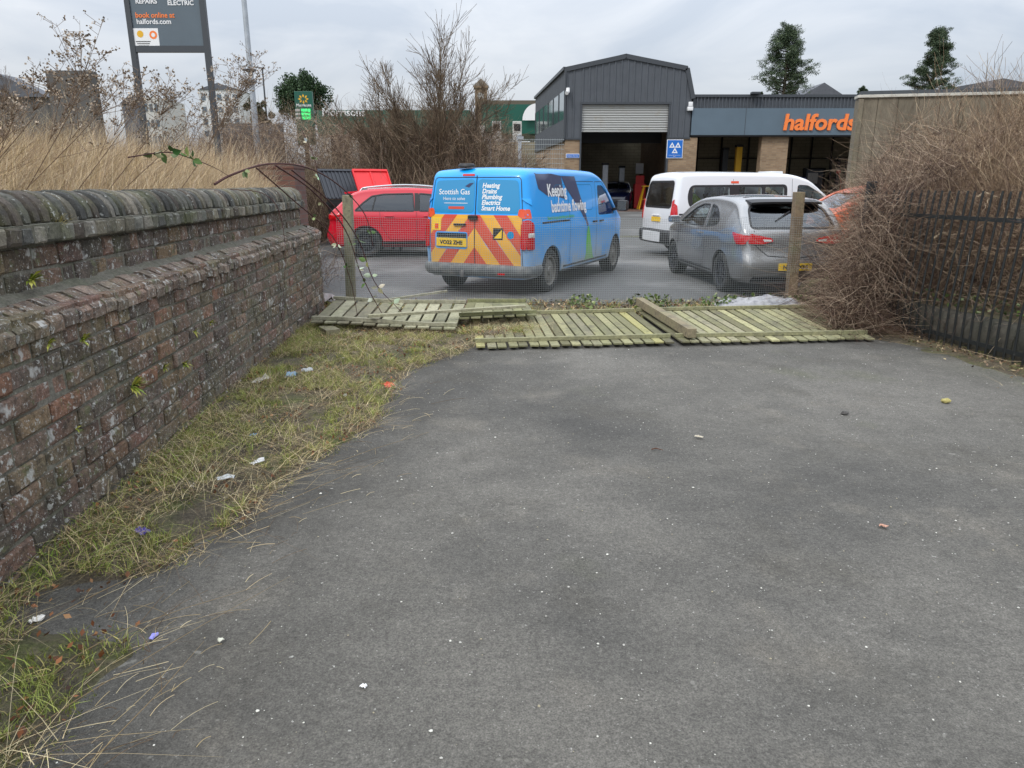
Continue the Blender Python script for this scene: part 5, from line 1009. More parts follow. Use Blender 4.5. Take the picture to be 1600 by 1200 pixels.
# ------------------------------------------------ evergreens
NG = [srgb('46563f'), srgb('384834'), srgb('54624a'), srgb('2c3a2a'), srgb('626e52')]
def pine(name, pxc, pyt, pyb, wpx, Y, label, seed, nb=36):
    rs = random.Random(seed); top = at(pxc, pyt, Y); zb = at(pxc, pyb, Y).z; hw = wpx/2/1152*Y; H = top.z; e = empty(name, (top.x, Y, rise(Y)), label=label, cat='pine tree'); z0 = rise(Y); mb = MB(); mb.tube([(0, 0, 0), (.1, 0, H*.5-z0), (0, 0, H-z0-.3)], [.28, .18, .04], 8); mb.build('trunk', M['bark'], e, 40)
    cen = []; P = []; Rr = []
    for i in range(nb):
        t = (i+.5)/nb; z = zb+(H-zb)*t-z0; l = hw*(1.08-t)**.75*rs.uniform(.55, 1.12); az = rs.uniform(0, 6.28); rise_ = l*rs.uniform(.1, .5); end = Vector((math.cos(az)*l, math.sin(az)*l, z+rise_)); P.append([(end.x*s_, end.y*s_, z+rise_*s_*s_) for s_ in np.linspace(0, 1, 5)]); Rr.append([.05, .04, .03, .02, .01])
        for j in range(8):
            s_ = rs.uniform(.25, 1.05); c = Vector((end.x*s_, end.y*s_, z+rise_*s_*s_))+Vector([rs.gauss(0, .16*hw*.4) for _ in range(3)]); rr = hw*.15*rs.uniform(.7, 1.2)
            q = rng.normal(size=(90, 3)); q /= np.linalg.norm(q, axis=1, keepdims=True); q *= rr*rng.uniform(.3, 1.1, (90, 1)); q[:, 2] *= .6; cen.append(q+np.array(c))
    strands('branches', P, Rr, M['twig'], np.tile(srgb('4a3c30'), (len(P), 1)), e, 4); cen = np.concatenate(cen); Vv, Q = leaf_np(cen, rng.uniform(.04, .11, len(cen))*Y/60, None, .22); link('crown', np_mesh('crown', Vv, Q, None, np.repeat(pal(len(cen), NG, .2), 4, 0)), M['needle'], e)
pine('pine_tree', 1233, 44, 152, 96, 60, 'broad dark pine standing behind the low garage roof', 4, 52)
pine('pine_tree', 1468, 48, 146, 82, 60, 'narrower pine above the right part of the concrete wall', 6, 48)
pine('pine_tree', 1350, 136, 152, 22, 70, 'tiny pine top just above the roof between the two tall pines', 8, 12)
def bushtree(name, px, pyt, pyb, wpx, Y, label, cols, nl=130):
    c0 = at(px, (pyt+pyb)/2, Y); hw = wpx/2/1152*Y; hh = (at(px, pyt, Y).z-at(px, pyb, Y).z)/2; e = empty(name, (c0.x, Y, 0), label=label, cat='evergreen tree'); mb = MB(); mb.tube([(0, 0, 0), (0, 0, c0.z)], [.3, .12], 8); mb.build('trunk', M['bark'], e, 40); cen = []
    for i in range(nl):
        d = rng.normal(size=3); d /= np.linalg.norm(d); d *= random.uniform(.2, .85); c = np.array([d[0]*hw, d[1]*hw, c0.z+d[2]*hh]); rr = hw*random.uniform(.14, .28); q = rng.normal(size=(170, 3)); q /= np.linalg.norm(q, axis=1, keepdims=True); cen.append(c+q*rr*rng.uniform(.5, 1.05, (170, 1)))
    cen = np.concatenate(cen); Vv, Q = leaf_np(cen, rng.uniform(.06, .14, len(cen))*Y/70, None, .5); link('crown', np_mesh('crown', Vv, Q, None, np.repeat(pal(len(cen), cols, .2), 4, 0)), M['needle'], e)
bushtree('evergreen_tree', 474, 106, 205, 92, 70, 'round dark evergreen tree behind the green supermarket price sign', [srgb('34482c'), srgb('44583a'), srgb('283a26')])
bushtree('evergreen_tree', 404, 140, 215, 46, 60, 'brownish green conifer behind the grey lamp post', [srgb('4a4c34'), srgb('5c5a40'), srgb('3a4030')], 30)
bushtree('evergreen_tree', 1190, 143, 160, 16, 62, 'low evergreen top left of the broad pine', NG, 8)
# ------------------------------------------------ tall dry grass on the raised ground
def bnk(x, y): return bankz(x, y)-.01
okb = lambda x, y: x < -2.45-.061*y-.26*max(0, y-9.3)
rt = scatter(60000, -9, -2.5, 1.6, 13, lambda x, y: okb(x, y) and (x > -1.05*y-1.2), bnk); n = len(rt)
hg = rng.uniform(.25, .82, n)*(.45+.6*np.clip((-2.75-rt[:, 0])/1.2, 0, 1))*np.array([.75+.45*noise.noise(Vector((a*1.1, b*1.1, 0))) for a, b, _ in rt])*1.12
hg *= np.clip(1.2-.05*(rt[:, 1]-3), .75, 1.2)*np.where(rng.random(n) < .12, 1.5, 1.0)
ln = rng.normal(0, .32, (n, 2))*hg[:, None]+np.array([.42, -.05])*hg[:, None]*np.array([.6+1.6*noise.noise(Vector((a*2.1, b*2.1, 7))) for a, b, _ in rt])[:, None]
Vv, Q = blades_np(rt, hg, ln, rng.uniform(.0018, .0042, n), 4, .8); ST2 = [srgb('d2bc98'), srgb('c0a888'), srgb('e0d0b0'), srgb('a48c70'), srgb('ccb488'), srgb('b4a08c'), srgb('8e7860')]
link('tall_dry_grass', np_mesh('tall_dry_grass', Vv, Q, None, np.repeat(pal(n, ST2, .14), 10, 0)), M['grass'], kind='stuff', label='tall straw coloured dry grass on the raised ground above the wall', cat='dry grass')
grass_patch('mossy_turf', scatter(14000, -7, -2.45, 1.6, 9, lambda x, y: x < -2.30-.061*y and okb(x-.25, y), bnk), (.03, .14), 1.0, .004, GR+ST2[:3]+[srgb('a8a24a')]*2, 'short mossy yellow green turf along the back of the coping', 'turf')
rt = scatter(26000, -32, -3.8, 12, 34, lambda x, y: okb(x, y) and abs(x) < 1.0*y, bnk); n = len(rt); hg = rng.uniform(.35, .95, n)
Vv, Q = blades_np(rt, hg, rng.normal(0, .2, (n, 2))*hg[:, None]+np.array([.2, 0])*hg[:, None], rng.uniform(.006, .016, n), 3, .6); link('far_dry_grass', np_mesh('far_dry_grass', Vv, Q, None, np.repeat(pal(n, ST2+BB[:3], .14), 8, 0)), M['grass'], kind='stuff', label='paler dry grass farther back on the raised ground', cat='dry grass')
# long straw stems leaning right
P = []; Rr = []; C = []
for _ in range(900):
    y = random.uniform(2.6, 8.5); x = random.uniform(-.95*y-.6, -2.9-.06*y)
    if not okb(x, y): continue
    l = random.uniform(.45, .95); a = random.gauss(.62, .2); z0 = bnk(x, y); P.append([(x+l*t*math.sin(a)*(.7+.5*t), y+.1*l*t, z0+l*t*math.cos(a)*(1.05-.2*t)) for t in np.linspace(0, 1, 6)]); r_ = random.uniform(.0012, .0024); Rr.append([r_*(1-.6*t) for t in np.linspace(0, 1, 6)]); C.append(random.choice(ST2+[srgb('8c7660')]*2))
strands('straw_stems', P, Rr, M['twig'], C, kind='stuff', label='long leaning straw stems rising out of the dry grass', cat='stems')
# dead umbel stalks with seed heads: each a plant
def weed(px, py, Y, X0, label, seed, nh=34, r0=.004):
    rs = random.Random(seed); top = at(px, py, Y); bx, by = X0, Y; z0 = bnk(bx, by) if okb(bx, by) else 1.4; b = Vector((bx, by, z0)); e = empty('dead_weed', b, label=label, cat='dead weed', group='dead branching weeds in the dry grass'); T = top-b; P = []; Rr = []; heads = []
    main = [T*t+Vector((.05*math.sin(t*4), 0, .03*math.sin(t*5))) for t in np.linspace(0, .72, 6)]; P.append([tuple(p) for p in main]); Rr.append([r0*(1-.45*k/5) for k in range(6)])
    for i in range(nh):
        t = rs.uniform(.42, .95); o = T*min(t, .72); l = rs.uniform(.08, .24)*T.length; d = (T.normalized()+Vector((rs.gauss(0, .42), rs.gauss(0, .42), rs.gauss(0, .25)))).normalized(); pts = [o+d*l*s_+Vector((0, 0, .02*s_*s_)) for s_ in np.linspace(0, 1, 6)]; P.append([tuple(p) for p in pts]); Rr.append([r0*.42*(1-.5*k/5) for k in range(6)])
        for j in range(6):
            c = pts[3]+(pts[5]-pts[3])*rs.random(); q = c+Vector((rs.gauss(0, .035), rs.gauss(0, .035), rs.uniform(.01, .06))); P.append([tuple(c.lerp(q, k/5)) for k in range(6)]); Rr.append([.0011]*6); heads += [np.array(q)+rng.normal(0, .007, 3) for _ in range(5)]
    strands('stems', P, Rr, M['twig'], np.tile(srgb('7a6654'), (len(P), 1)), e, 4); heads = np.array(heads); Vv, Q = leaf_np(heads, rng.uniform(.004, .009, len(heads)), None, .8); link('seed_heads', np_mesh('seed_heads', Vv, Q, None, np.repeat(pal(len(heads), [srgb('8d7c6a'), srgb('b0a08c'), srgb('6c5c4c')], .2), 4, 0)), M['leaf'], e, kind='stuff')
for k, a in enumerate([(178, 28, 4.2, -2.95, 'tallest dead branching weed, left of the dark sign board'), (118, 92, 4.0, -3.2, 'dead branching weed in front of the dark flat roofed building', 16), (258, 98, 5.0, -3.15, 'dead branching weed below the middle of the sign board', 22), (300, 112, 5.2, -3.05, 'dead branching weed between the two sign posts', 26), (212, 108, 4.6, -3.3, 'dead weed rising at the left sign post', 20), (420, 78, 6.2, -2.95, 'large arching dead weed in front of the grey lamp post', 60), (372, 92, 6.6, -3.3, 'slim dead weed just left of the lamp post', 10), (340, 150, 5.6, -3.2, 'low dead weed at the right sign post', 14), (66, 128, 3.8, -3.1, 'low dead weed near the left edge of the view', 10)]):
    weed(a[0], a[1], a[2], a[3], a[4], 20+k, a[5] if len(a) > 5 else 30)
# bramble canes arching over the wall end
def cane(name, pts, r0, label, leaves=(), lw=.04):
    n = len(pts); e = empty(name, pts[0], label=label, cat='bramble'); P0 = [Vector(p)-Vector(pts[0]) for p in pts]; sm = []
    for i in range(n-1):
        a, b, c, d = P0[max(i-1, 0)], P0[i], P0[i+1], P0[min(i+2, n-1)]
        for k in range(6): t = k/6; sm.append(.5*((2*b)+(c-a)*t+(2*a-5*b+4*c-d)*t*t+(3*b-a-3*c+d)*t**3))
    sm.append(P0[-1]); mb = MB(); mb.cc = srgb('4e3432'); mb.tube(sm, [r0*(1-.65*i/(len(sm)-1)) for i in range(len(sm))], 6)
    for i in range(0, len(sm)-1, 1): mb.tube([sm[i], sm[i]+Vector([random.uniform(-1, 1)*.012 for _ in range(3)])], [.0016, .0003], 4)
    mb.build('stem', M['twig'], e, 60)
    for (i, kind) in leaves:
        p = sm[min(i, len(sm)-1)]; lm = MB(); cc = {'g': srgb('4f6b3a'), 'p': srgb('c9cdb4'), 'm': srgb('7d8a5c')}[kind]
        for j in range(3):
            dv_ = Vector([random.gauss(0, 1) for _ in range(3)]).normalized(); sd_ = dv_.cross(Vector([random.gauss(0, 1) for _ in range(3)])).normalized(); up_ = dv_.cross(sd_); ll = lw*random.uniform(.8, 1.3); V = [p+dv_*.01]; m_ = 7
            for k in range(1, m_): t = k/m_; wv = ll*.42*math.sin(math.pi*t**.8); V += [p+dv_*(.01+ll*t*1.3)+sd_*wv-up_*wv*.3, p+dv_*(.01+ll*t*1.3), p+dv_*(.01+ll*t*1.3)-sd_*wv-up_*wv*.3]
            V.append(p+dv_*(.01+ll*1.35)); F = [(0, 1, 2), (0, 2, 3)]
            for k in range(m_-2): b_ = 1+3*k; F += [(b_, b_+3, b_+4, b_+1), (b_+1, b_+4, b_+5, b_+2)]
            b_ = 1+3*(m_-2); F += [(b_, len(V)-1, b_+1), (b_+1, len(V)-1, b_+2)]; lm.add(V, F, tuple(c*random.uniform(.8, 1.2) for c in cc))
        lm.build('leaf', M['leaf'], e, 60)
A = lambda px, py, Y: tuple(at(px, py, Y))
cane('bramble_cane', [A(335, 288, 6.2), A(365, 272, 6.4), A(420, 256, 6.9), (A(480, 262, 7.5)), A(530, 290, 8.0), A(570, 335, 8.3), A(583, 385, 8.4)], .011, 'thick dark bramble cane arching from the wall top towards the fence post', ((8, 'm'), (26, 'g'), (33, 'g')))
cane('bramble_cane', [A(200, 246, 5.0), A(260, 238, 5.3), A(300, 248, 5.6), A(335, 262, 6.0), A(362, 278, 6.2)], .005, 'dark bramble stem with green leaves among the dry grass', ((5, 'g'), (7, 'g'), (9, 'g'), (11, 'm'), (12, 'g'), (4, 'm')), .05)
cane('bramble_cane', [A(430, 258, 7.2), A(490, 300, 7.6), A(540, 360, 8.0), A(565, 430, 8.3), A(600, 495, 8.5), A(625, 530, 8.3)], .009, 'bramble cane hanging down in front of the left fence post', ((14, 'g'), (17, 'p'), (19, 'g'), (21, 'p'), (24, 'p'), (26, 'g')), .05)
cane('bramble_cane', [A(455, 265, 7.4), A(520, 320, 8.0), A(560, 375, 8.3), A(585, 440, 8.4), A(620, 480, 8.5), A(640, 500, 8.4)], .008, 'bramble cane with pale upturned leaves crossing the wire mesh', ((12, 'g'), (15, 'm'), (17, 'p'), (19, 'p'), (23, 'p')), .055)
cane('bramble_cane', [A(400, 262, 7.0), A(455, 310, 7.5), A(520, 370, 7.9), (A(548, 440, 8.2)), A(560, 500, 8.3), A(572, 540, 8.2)], .007, 'thin bramble cane hanging beside the left fence post down to the fallen panel', ((9, 'm'), (13, 'p'), (16, 'g')))
cane('bramble_cane', [A(360, 296, 6.3), A(410, 302, 6.4), A(436, 330, 6.45), A(446, 390, 6.45), A(444, 440, 6.4), A(440, 500, 6.35)], .004, 'thin bramble stem hanging down the face of the brick wall', ())
cane('bramble_cane', [A(470, 200, 8.5), A(492, 250, 8.4), A(500, 300, 8.4), A(510, 350, 8.4), A(530, 420, 8.5)], .004, 'upright bramble stem behind the end of the wall', ((3, 'p'), (6, 'm'), (9, 'p'), (14, 'm')))
P, Rr, C = canes(500, lambda: (random.uniform(-4.6, -3.0), random.uniform(9.6, 13), random.uniform(.0, .3)), 8, (.4, 1.5), (.2, 1.4), (.2, .8), .12, .25, (.0018, .0035), BB)
strands('bramble_scrub', P, Rr, M['twig'], C, kind='stuff', label='scrubby dead brambles behind the rounded end of the brick wall', cat='brambles')
# ------------------------------------------------ buildings
FL = .42; BY = 36.0
def boxo(name, x0, x1, y0, y1, z0, z1, m, parent=None, off=None, ch=0, **kw):
    mb = MB(); c = Vector(((x0+x1)/2, (y0+y1)/2, (z0+z1)/2)); mb.box(c-(off or Vector()), (abs(x1-x0), abs(y1-y0), abs(z1-z0)), None, ch); return mb.build(name, m, parent, **kw)
def ribbed(name, a, b, z0f, z1f, pitch, dep, m, parent, off, base=.0, duty=.3):
    """upright ribbed cladding from plan point a to b; z0f/z1f give bottom and top along 0..1; ribs stand out to the right of a->b seen from above"""
    a, b = Vector(a), Vector(b); l = (b-a).length; t = (b-a)/l; nn = Vector((t.y, -t.x)); n = int(l/pitch); V = []; F = []; st = []
    for i in range(n):
        s0 = i*pitch; st += [(s0, 0), (s0+pitch*duty*.4, 1), (s0+pitch*duty, 1), (s0+pitch*duty*1.4, 0)]
    st.append((l, 0)); 
    for k, (s, o) in enumerate(st):
        p = a+t*s+nn*(base+o*dep); u = s/l; V += [Vector((p.x, p.y, z0f(u)))-off, Vector((p.x, p.y, z1f(u)))-off]
        if k: F.append((2*k-2, 2*k, 2*k+1, 2*k-1))
    mb = MB(); mb.add(V, F); return mb.build(name, m, parent)
LX, RX, OL, OR = 2.55, 8.45, 3.30, 7.50; bo = Vector((5.5, BY, FL)); ws = empty('workshop', bo, label='grey clad workshop with gabled front and half raised steel roller shutter', cat='workshop')
bk = Vector((at(838, 150, 47.5).x, 47.5)); z_b = 3.82
# brick piers, side walls, back
def wallp(name, a, b, th, z0, z1, m, parent, off): mb = MB(); mb.bar(Vector((*a, (z0+z1)/2))-off, Vector((*b, (z0+z1)/2))-off, th, z1-z0); return mb.build(name, m, parent)
wallp('brick_wall', (LX+.10, BY+.25), (bk.x+.10, bk.y), .2, FL-.3, z_b, M['tanbrick'], ws, bo); wallp('brick_wall', (RX-.15, BY+.3), (RX-.15, 47.5), .2, FL-.3, 5.6, M['tanbrick'], ws, bo)
boxo('brick_pier', LX, OL, BY, BY+.25, FL-.3, z_b, M['tanbrick'], ws, bo); boxo('brick_pier', OR, RX+.45, BY, BY+.3, FL-.3, z_b+.05, M['tanbrick'], ws, bo)
wallp('back_wall', (bk.x, 47.6), (RX, 47.6), .2, FL, 7.0, M['block'], ws, bo); boxo('bay_floor', LX+.2, RX-.25, BY+.1, 47.5, FL-.3, FL+.03, M['floor'], ws, bo); boxo('mezzanine_beam', LX+.3, RX-.3, 41, 41.3, 3.9, 4.5, M['trim'], ws, bo)
top = lambda x: 6.95+(x-2.52)/(5.31-2.52)*(7.50-6.95) if x < 5.31 else 7.50-(x-5.31)/(8.17-5.31)*(7.50-6.97) if x < 8.17 else 6.97-(x-8.17)/.36*1.3
# cladding: gable above the opening, side strips beside it
U = lambda x0, x1: (lambda f: (lambda u: f(x0+(x1-x0)*u)))
ribbed('gable_cladding', (OL-.02, BY-.02), (OR+.02, BY-.02), C0(5.42), U(OL, OR)(lambda x: top(x)-.12), .30, .035, M['clad'], ws, bo); ribbed('gable_cladding', (LX, BY-.02), (OL-.02, BY-.02), C0(z_b), U(LX, OL)(lambda x: top(x)-.12), .30, .035, M['clad'], ws, bo)
ribbed('gable_cladding', (OR+.02, BY-.02), (RX+.05, BY-.02), C0(z_b+.05), U(OR, RX+.05)(lambda x: top(x)-.10), .30, .035, M['clad'], ws, bo)
for z0_, z1_ in ((3.72, 4.72), (6.02, 6.97)): ribbed('side_cladding', (bk.x-.02, bk.y), (LX-.02, BY), C0(z0_), C0(z1_), .30, .035, M['clad'], ws, bo)
mb = MB(); mb.bar(Vector((LX-.03, BY, 5.37))-bo, Vector((bk.x-.03, bk.y, 5.37))-bo, .02, 1.30); mb.build('window_strip', M['windowmirror'] if 'windowmirror' in M else mat('reflective_glazing', (.25, .30, .32), .08, .8), ws)
for k in range(7): q = Vector((LX-.05, BY)).lerp(Vector((bk.x-.05, bk.y)), k/6); boxo('mullion', q.x-.02, q.x+.01, q.y-.03, q.y+.03, 4.72, 6.02, M['trim'], ws, bo)
mb = MB()   # trims: verge flashings, base flashings, corner
vp = [(LX-.06, 6.93), (5.31, 7.50), (8.20, 6.98), (8.56, 5.66)]
for i in range(3): mb.bar(Vector((vp[i][0], BY-.03, vp[i][1]-.05))-bo, Vector((vp[i+1][0], BY-.03, vp[i+1][1]-.05))-bo, .14, .20)
mb.bar(Vector((LX-.04, BY-.04, z_b))-bo, Vector((LX-.04, BY-.04, 6.9))-bo, .10, .14, up=(0, 1, 0)); mb.build('verge_flashing', M['trim'], ws)
for (xa, xb, zz) in ((LX-.05, OL, z_b), (OR, RX+.08, z_b+.04)): boxo('base_flashing', xa, xb, BY-.07, BY+.02, zz-.05, zz+.03, M['trim'], ws, bo)
mb = MB(); mb.bar(Vector((LX-.06, BY, z_b-.08))-bo, Vector((bk.x-.06, bk.y, z_b-.12))-bo, .06, .08); mb.build('base_flashing', M['trim'], ws)
mb = MB(); dx = bk.x-LX   # roof
ring = lambda y, d: [Vector((x+d, y, z))-bo for x, z in [(LX-.1, 6.95)]+[(5.31, 7.56), (8.22, 7.02), (8.6, 5.66)]]
a, b = ring(BY-.08, 0), ring(47.6, dx); mb.add(a+b, [(i, i+1, 5+i, 4+i) for i in range(3)]); mb.build('roof', M['trim'], ws)
mb = MB(); mb.bar(Vector((LX-.09, BY-.05, 6.93))-bo, Vector((bk.x-.09, 47.6, 6.93))-bo, .12, .14); mb.build('gutter', M['trim'], ws)
boxo('door_header', OL-.05, OR+.05, BY-.06, BY+.1, 5.36, 5.46, M['trim'], ws, bo)
for x in (OL, OR): boxo('door_jamb', x-.05, x+.03, BY-.05, BY+.28, FL, 5.36, M['trim'], ws, bo)
mb = MB(); V = []; F = []; n = 66
for k in range(n+1):
    z = 4.18+(5.36-4.18)*k/n; o = .022*math.sin(k/n*2*math.pi*11); V += [Vector((OL+.03, BY+.10+o, z))-bo, Vector((OR-.05, BY+.10+o, z))-bo]
    if k: F.append((2*k-2, 2*k-1, 2*k+1, 2*k))
mb.add(V, F); mb.box(Vector(((OL+OR)/2, BY+.10, 4.16))-bo, (OR-OL-.08, .05, .06)); mb.build('roller_shutter', M['shutter'], ws, 50)
mb = MB(); mb.box(Vector((2.62, BY-.22, 5.95))-bo, (.16, .2, .22), None, .03); mb.tube([Vector((2.62, BY-.22, 5.95))-bo, Vector((2.55, BY-.5, 5.80))-bo], [.05, .09], 8); mb.build('security_camera', M['white'], ws, 40)
mb = MB(); mb.box(Vector((8.42, BY-.14, 5.15))-bo, (.26, .2, .18), None, .03); mb.box(Vector((8.42, BY-.2, 5.35))-bo, (.2, .08, .2), None, .02); mb.build('floodlight', M['white'], ws, 40)
# the test station sign and the small blue plate
def triangle(cx, cz, r): return [(cx+r*math.cos(R(90+120*k)), cz+r*math.sin(R(90+120*k))) for k in range(3)]
sg = empty('test_station_sign', (7.83, BY-.04, 3.35), label='square blue sign with three white triangles on the brick pier', cat='sign'); mb = MB(); mb.box((0, 0, 0), (.78, .03, .86), None, .005); mb.build('border', M['white'], sg); mb = MB(); mb.box((0, -.0185, 0), (.72, .012, .80)); mb.build('board', M['signblue'], sg)
mb = MB()
for cx, cz in ((-.14, .14), (.14, .14), (0, -.11)):
    o = triangle(cx, cz, .165); i_ = triangle(cx, cz, .07); mb.add([Vector((p[0], -.028, p[1])) for p in o+i_], [(0, 1, 4, 3), (1, 2, 5, 4), (2, 0, 3, 5)])
mb.build('triangle_emblem', M['white'], sg); panel_text('VEHICLE TESTING STATION', (0, -.026, -.31), (1, 0, 0), (0, 0, 1), .045, M['white'], sg, align='CENTER'); panel_text('MOT', (0, -.026, -.37), (1, 0, 0), (0, 0, 1), .05, M['white'], sg, align='CENTER')
sg = empty('name_plate', (2.93, BY-.03, 3.03), label='small oblong blue name plate on the left brick pier', cat='sign'); mb = MB(); mb.box((0, 0, 0), (.66, .03, .20), None, .005); mb.build('border', M['white'], sg); mb = MB(); mb.box((0, -.0185, 0), (.61, .012, .15)); mb.build('board', M['signblue'], sg); panel_text('Station Service', (0, -.026, -.03), (1, 0, 0), (0, 0, 1), .088, M['white'], sg, align='CENTER')
# low retail building
X1 = 26; so_ = Vector((15, BY, FL)); sh = empty('garage_shop', so_, label='low garage building with a blue grey fascia and orange lettering', cat='garage'); YF = BY+.15
ribbed('corrugated_band', (RX+.12, YF-.05), (X1, YF-.05), C0(5.14), C0(5.68), .17, .06, M['clad'], sh, so_, duty=.45); boxo('fascia', RX+.10, X1, YF-.25, YF, 3.98, 5.18, M['fascia'], sh, so_); boxo('fascia_soffit', RX+.10, X1, YF-.22, YF+.5, 3.92, 3.976, M['ink'], sh, so_)
for x in (11.1, 17.0): boxo('fascia_joint', x-.012, x+.012, YF-.256, YF-.25, 3.98, 5.18, M['trim'], sh, so_)
boxo('roof_edge', RX+.10, X1, YF-.16, YF+.2, 5.68, 5.80, M['trim'], sh, so_); boxo('roof', RX+.1, X1, YF+.2, 47, 5.55, 5.72, M['slate'], sh, so_)
px_ = lambda p: at(p, 213, BY).x
for a, b in ((1193, 1235), (1345, 1400)): boxo('brick_pier', px_(a), px_(b), YF+.02, YF+.5, FL-.3, 3.92, M['tanbrick'], sh, so_)
boxo('back_wall', RX, X1, 44, 44.2, FL, 5.5, M['block'], sh, so_); boxo('side_wall', 21, 21.2, YF, 44, FL, 5.5, M['block'], sh, so_); boxo('shop_floor', RX+.1, X1, YF, 44, FL-.3, FL+.02, M['floor'], sh, so_)
for k, x in enumerate([9.6, 10.9, 12.3, 13.9, 15.2, 16.4, 17.6, 18.8]): mb = MB(); mb.tube([Vector((x, 43.9, FL))-so_, Vector((x, 43.9, 5.2))-so_], .05, 6); mb.build('wall_pipe', M['ink'], sh)
for z in (2.1, 3.2): mb = MB(); mb.tube([Vector((RX+.3, 43.85, z))-so_, Vector((20.8, 43.85, z))-so_], .035, 6); mb.build('wall_conduit', M['ink'], sh)
a_ = at(1222, 203, BY); b_ = at(1334, 203, BY); vs, fs = text2d('halfords', 1.0, .10, .026); wx = max(v[0] for v in vs)-min(v[0] for v in vs); sc = (b_.x-a_.x)/wx; ht = at(1222, 178, BY).z-a_.z; hz_ = max(v[1] for v in vs); mb = MB()
n = len(vs); x0v = min(v[0] for v in vs); fr = [Vector((a_.x+(v[0]-x0v)*sc, YF-.33, a_.z+v[1]*ht/hz_))-so_ for v in vs]; bkv = [v+Vector((0, .07, 0)) for v in fr]; cnt = {}
for f in fs:
    for i in range(len(f)): k = tuple(sorted((f[i], f[(i+1) % len(f)]))); cnt[k] = cnt.get(k, 0)+1
mb.add(fr+bkv, list(fs)+[(k[0], k[1], n+k[1], n+k[0]) for k, c in cnt.items() if c == 1]); mb.build('lettering', M['orange'], sh)
mb = MB(); mb.box(Vector((11.45, YF-.3, 5.84))-so_, (.42, .3, .10), None, .02); mb.build('floodlight', M['trim'], sh)
# things inside the bays
def lift_post(x, y, h, m, lab): e = empty('lift_post', (x, y, FL), label=lab, cat='lift post'); mb = MB(); mb.box((0, 0, h/2), (.30, .26, h), None, .02); mb.build('column', m, e); mb = MB(); mb.box((0, -.2, .5), (.24, .5, .12)); mb.bar((0, -.3, .5), (.7, -1.2, .5), .1, .08); mb.build('arm', m, e); mb = MB(); mb.box((0, 0, h+.05), (.36, .32, .12), None, .02); mb.build('cap', M['ink'], e)
lift_post(at(1155, 230, 38.5).x, 38.5, 3.15, M['yellow'], 'yellow vehicle lift post in the first bay right of the workshop'); lift_post(at(1134, 230, 40.5).x, 40.5, 3.1, M['trim'], 'dark grey lift post behind the yellow one'); lift_post(at(945, 280, 40).x, 40, 2.3, M['steel'], 'left pale lift post beside the dark blue hatchback'); lift_post(at(971, 280, 42).x, 42, 2.2, M['steel'], 'right pale lift post beside the dark blue hatchback')
mb = MB(); mb.box((0, 0, .65), (.6, .5, 1.3), None, .04); mb.box((0, 0, 1.5), (.45, .08, .45), None, .01); mb.tube([(0, 0, 1.2), (0, 0, 1.4)], .03, 6); o = mb.build('diagnostic_trolley', M['red'], label='red equipment trolley against the right wall of the workshop bay', cat='trolley'); o.location = (at(999, 300, 40).x, 40, FL+.03)
mb = MB(); mb.box((0, 0, 0), (.5, .03, .62), None, .005); o = mb.build('notice_board', M['white'], label='white notice board on the inner wall of the workshop bay', cat='board'); o.location = (at(1001, 263, 46).x, 46.3, at(1001, 263, 46).z)
mb = MB(); [mb.bar((sx*.4, sy*.3, 0), (sx*.16, sy*.1, 1.15), .06, .05) for sx in (-1, 1) for sy in (-1, 1)]; mb.box((0, 0, 1.17), (.5, .35, .06)); mb.bar((-.3, .2, .5), (.3, .2, .5), .05, .04); o = mb.build('axle_stand', M['yellow'], label='yellow trestle stand beside the red trolley in the workshop', cat='stand'); o.location = (at(1010, 310, 38.5).x, 38.5, FL+.03)
cab = empty('tool_cabinet', (at(1248, 280, 40).x, 40, FL), label='dark blue tool cabinet just inside the right hand bay', cat='cabinet'); mb = MB(); mb.box((0, 0, .85), (.7, .5, 1.7), None, .02); mb.build('cabinet_body', M['darkblue'], cab)
for k in range(7): mb = MB(); mb.box((0, -.26, .25+k*.22), (.62, .02, .19), None, .005); mb.build('drawer', M['navy'], cab)
dr = empty('inner_door', (at(1268, 285, 43.9).x+.1, 43.9, FL), label='half glazed dark door in the back wall of the right hand bay', cat='door'); mb = MB(); mb.box((0, 0, 1.1), (1.3, .1, 2.3), None, .01); mb.build('door_frame', M['ink'], dr); mb = MB(); mb.box((0, -.06, 1.1), (1.0, .05, 2.1), None, .01); mb.build('door_leaf', mat('grey_door', (.12, .14, .18), .5), dr); mb = MB(); mb.box((-.1, -.09, 1.65), (.6, .01, .6)); mb.build('door_glass', M['white'], dr)
for x, y, lab in ((at(1300, 300, 40).x, 40, 'black tyre changing machine in the right hand bay'), (at(1322, 300, 41).x, 41, 'second black machine close to the right edge of the right hand bay')):
    e = empty('tyre_machine', (x, y, FL), label=lab, cat='machine'); mb = MB(); mb.box((0, 0, .5), (.8, .7, 1.0), None, .05); mb.lathe([(.001, 1.12), (.36, 1.12), (.36, 1.04), (.1, 1.02), (.1, .9)], 20); mb.build('base', M['ink'], e, 40); mb = MB(); mb.box((.3, .3, 1.6), (.16, .16, 2.2), None, .02); mb.bar((.3, .3, 2.5), (-.2, 0, 2.5), .12, .12); mb.tube([(-.2, 0, 2.5), (-.2, 0, 1.4)], .04, 8); mb.build('column', M['ink'], e, 40)
    mb = MB(); mb.tube([(.25, .1, 1.9), (.35, -.2, 1.4), (.3, -.2, .8), (.1, -.4, .6)], .02, 6); mb.box((.3, .18, 1.95), (.22, .06, .18), None, .02); mb.build('air_hose', M['red'], e, 40)
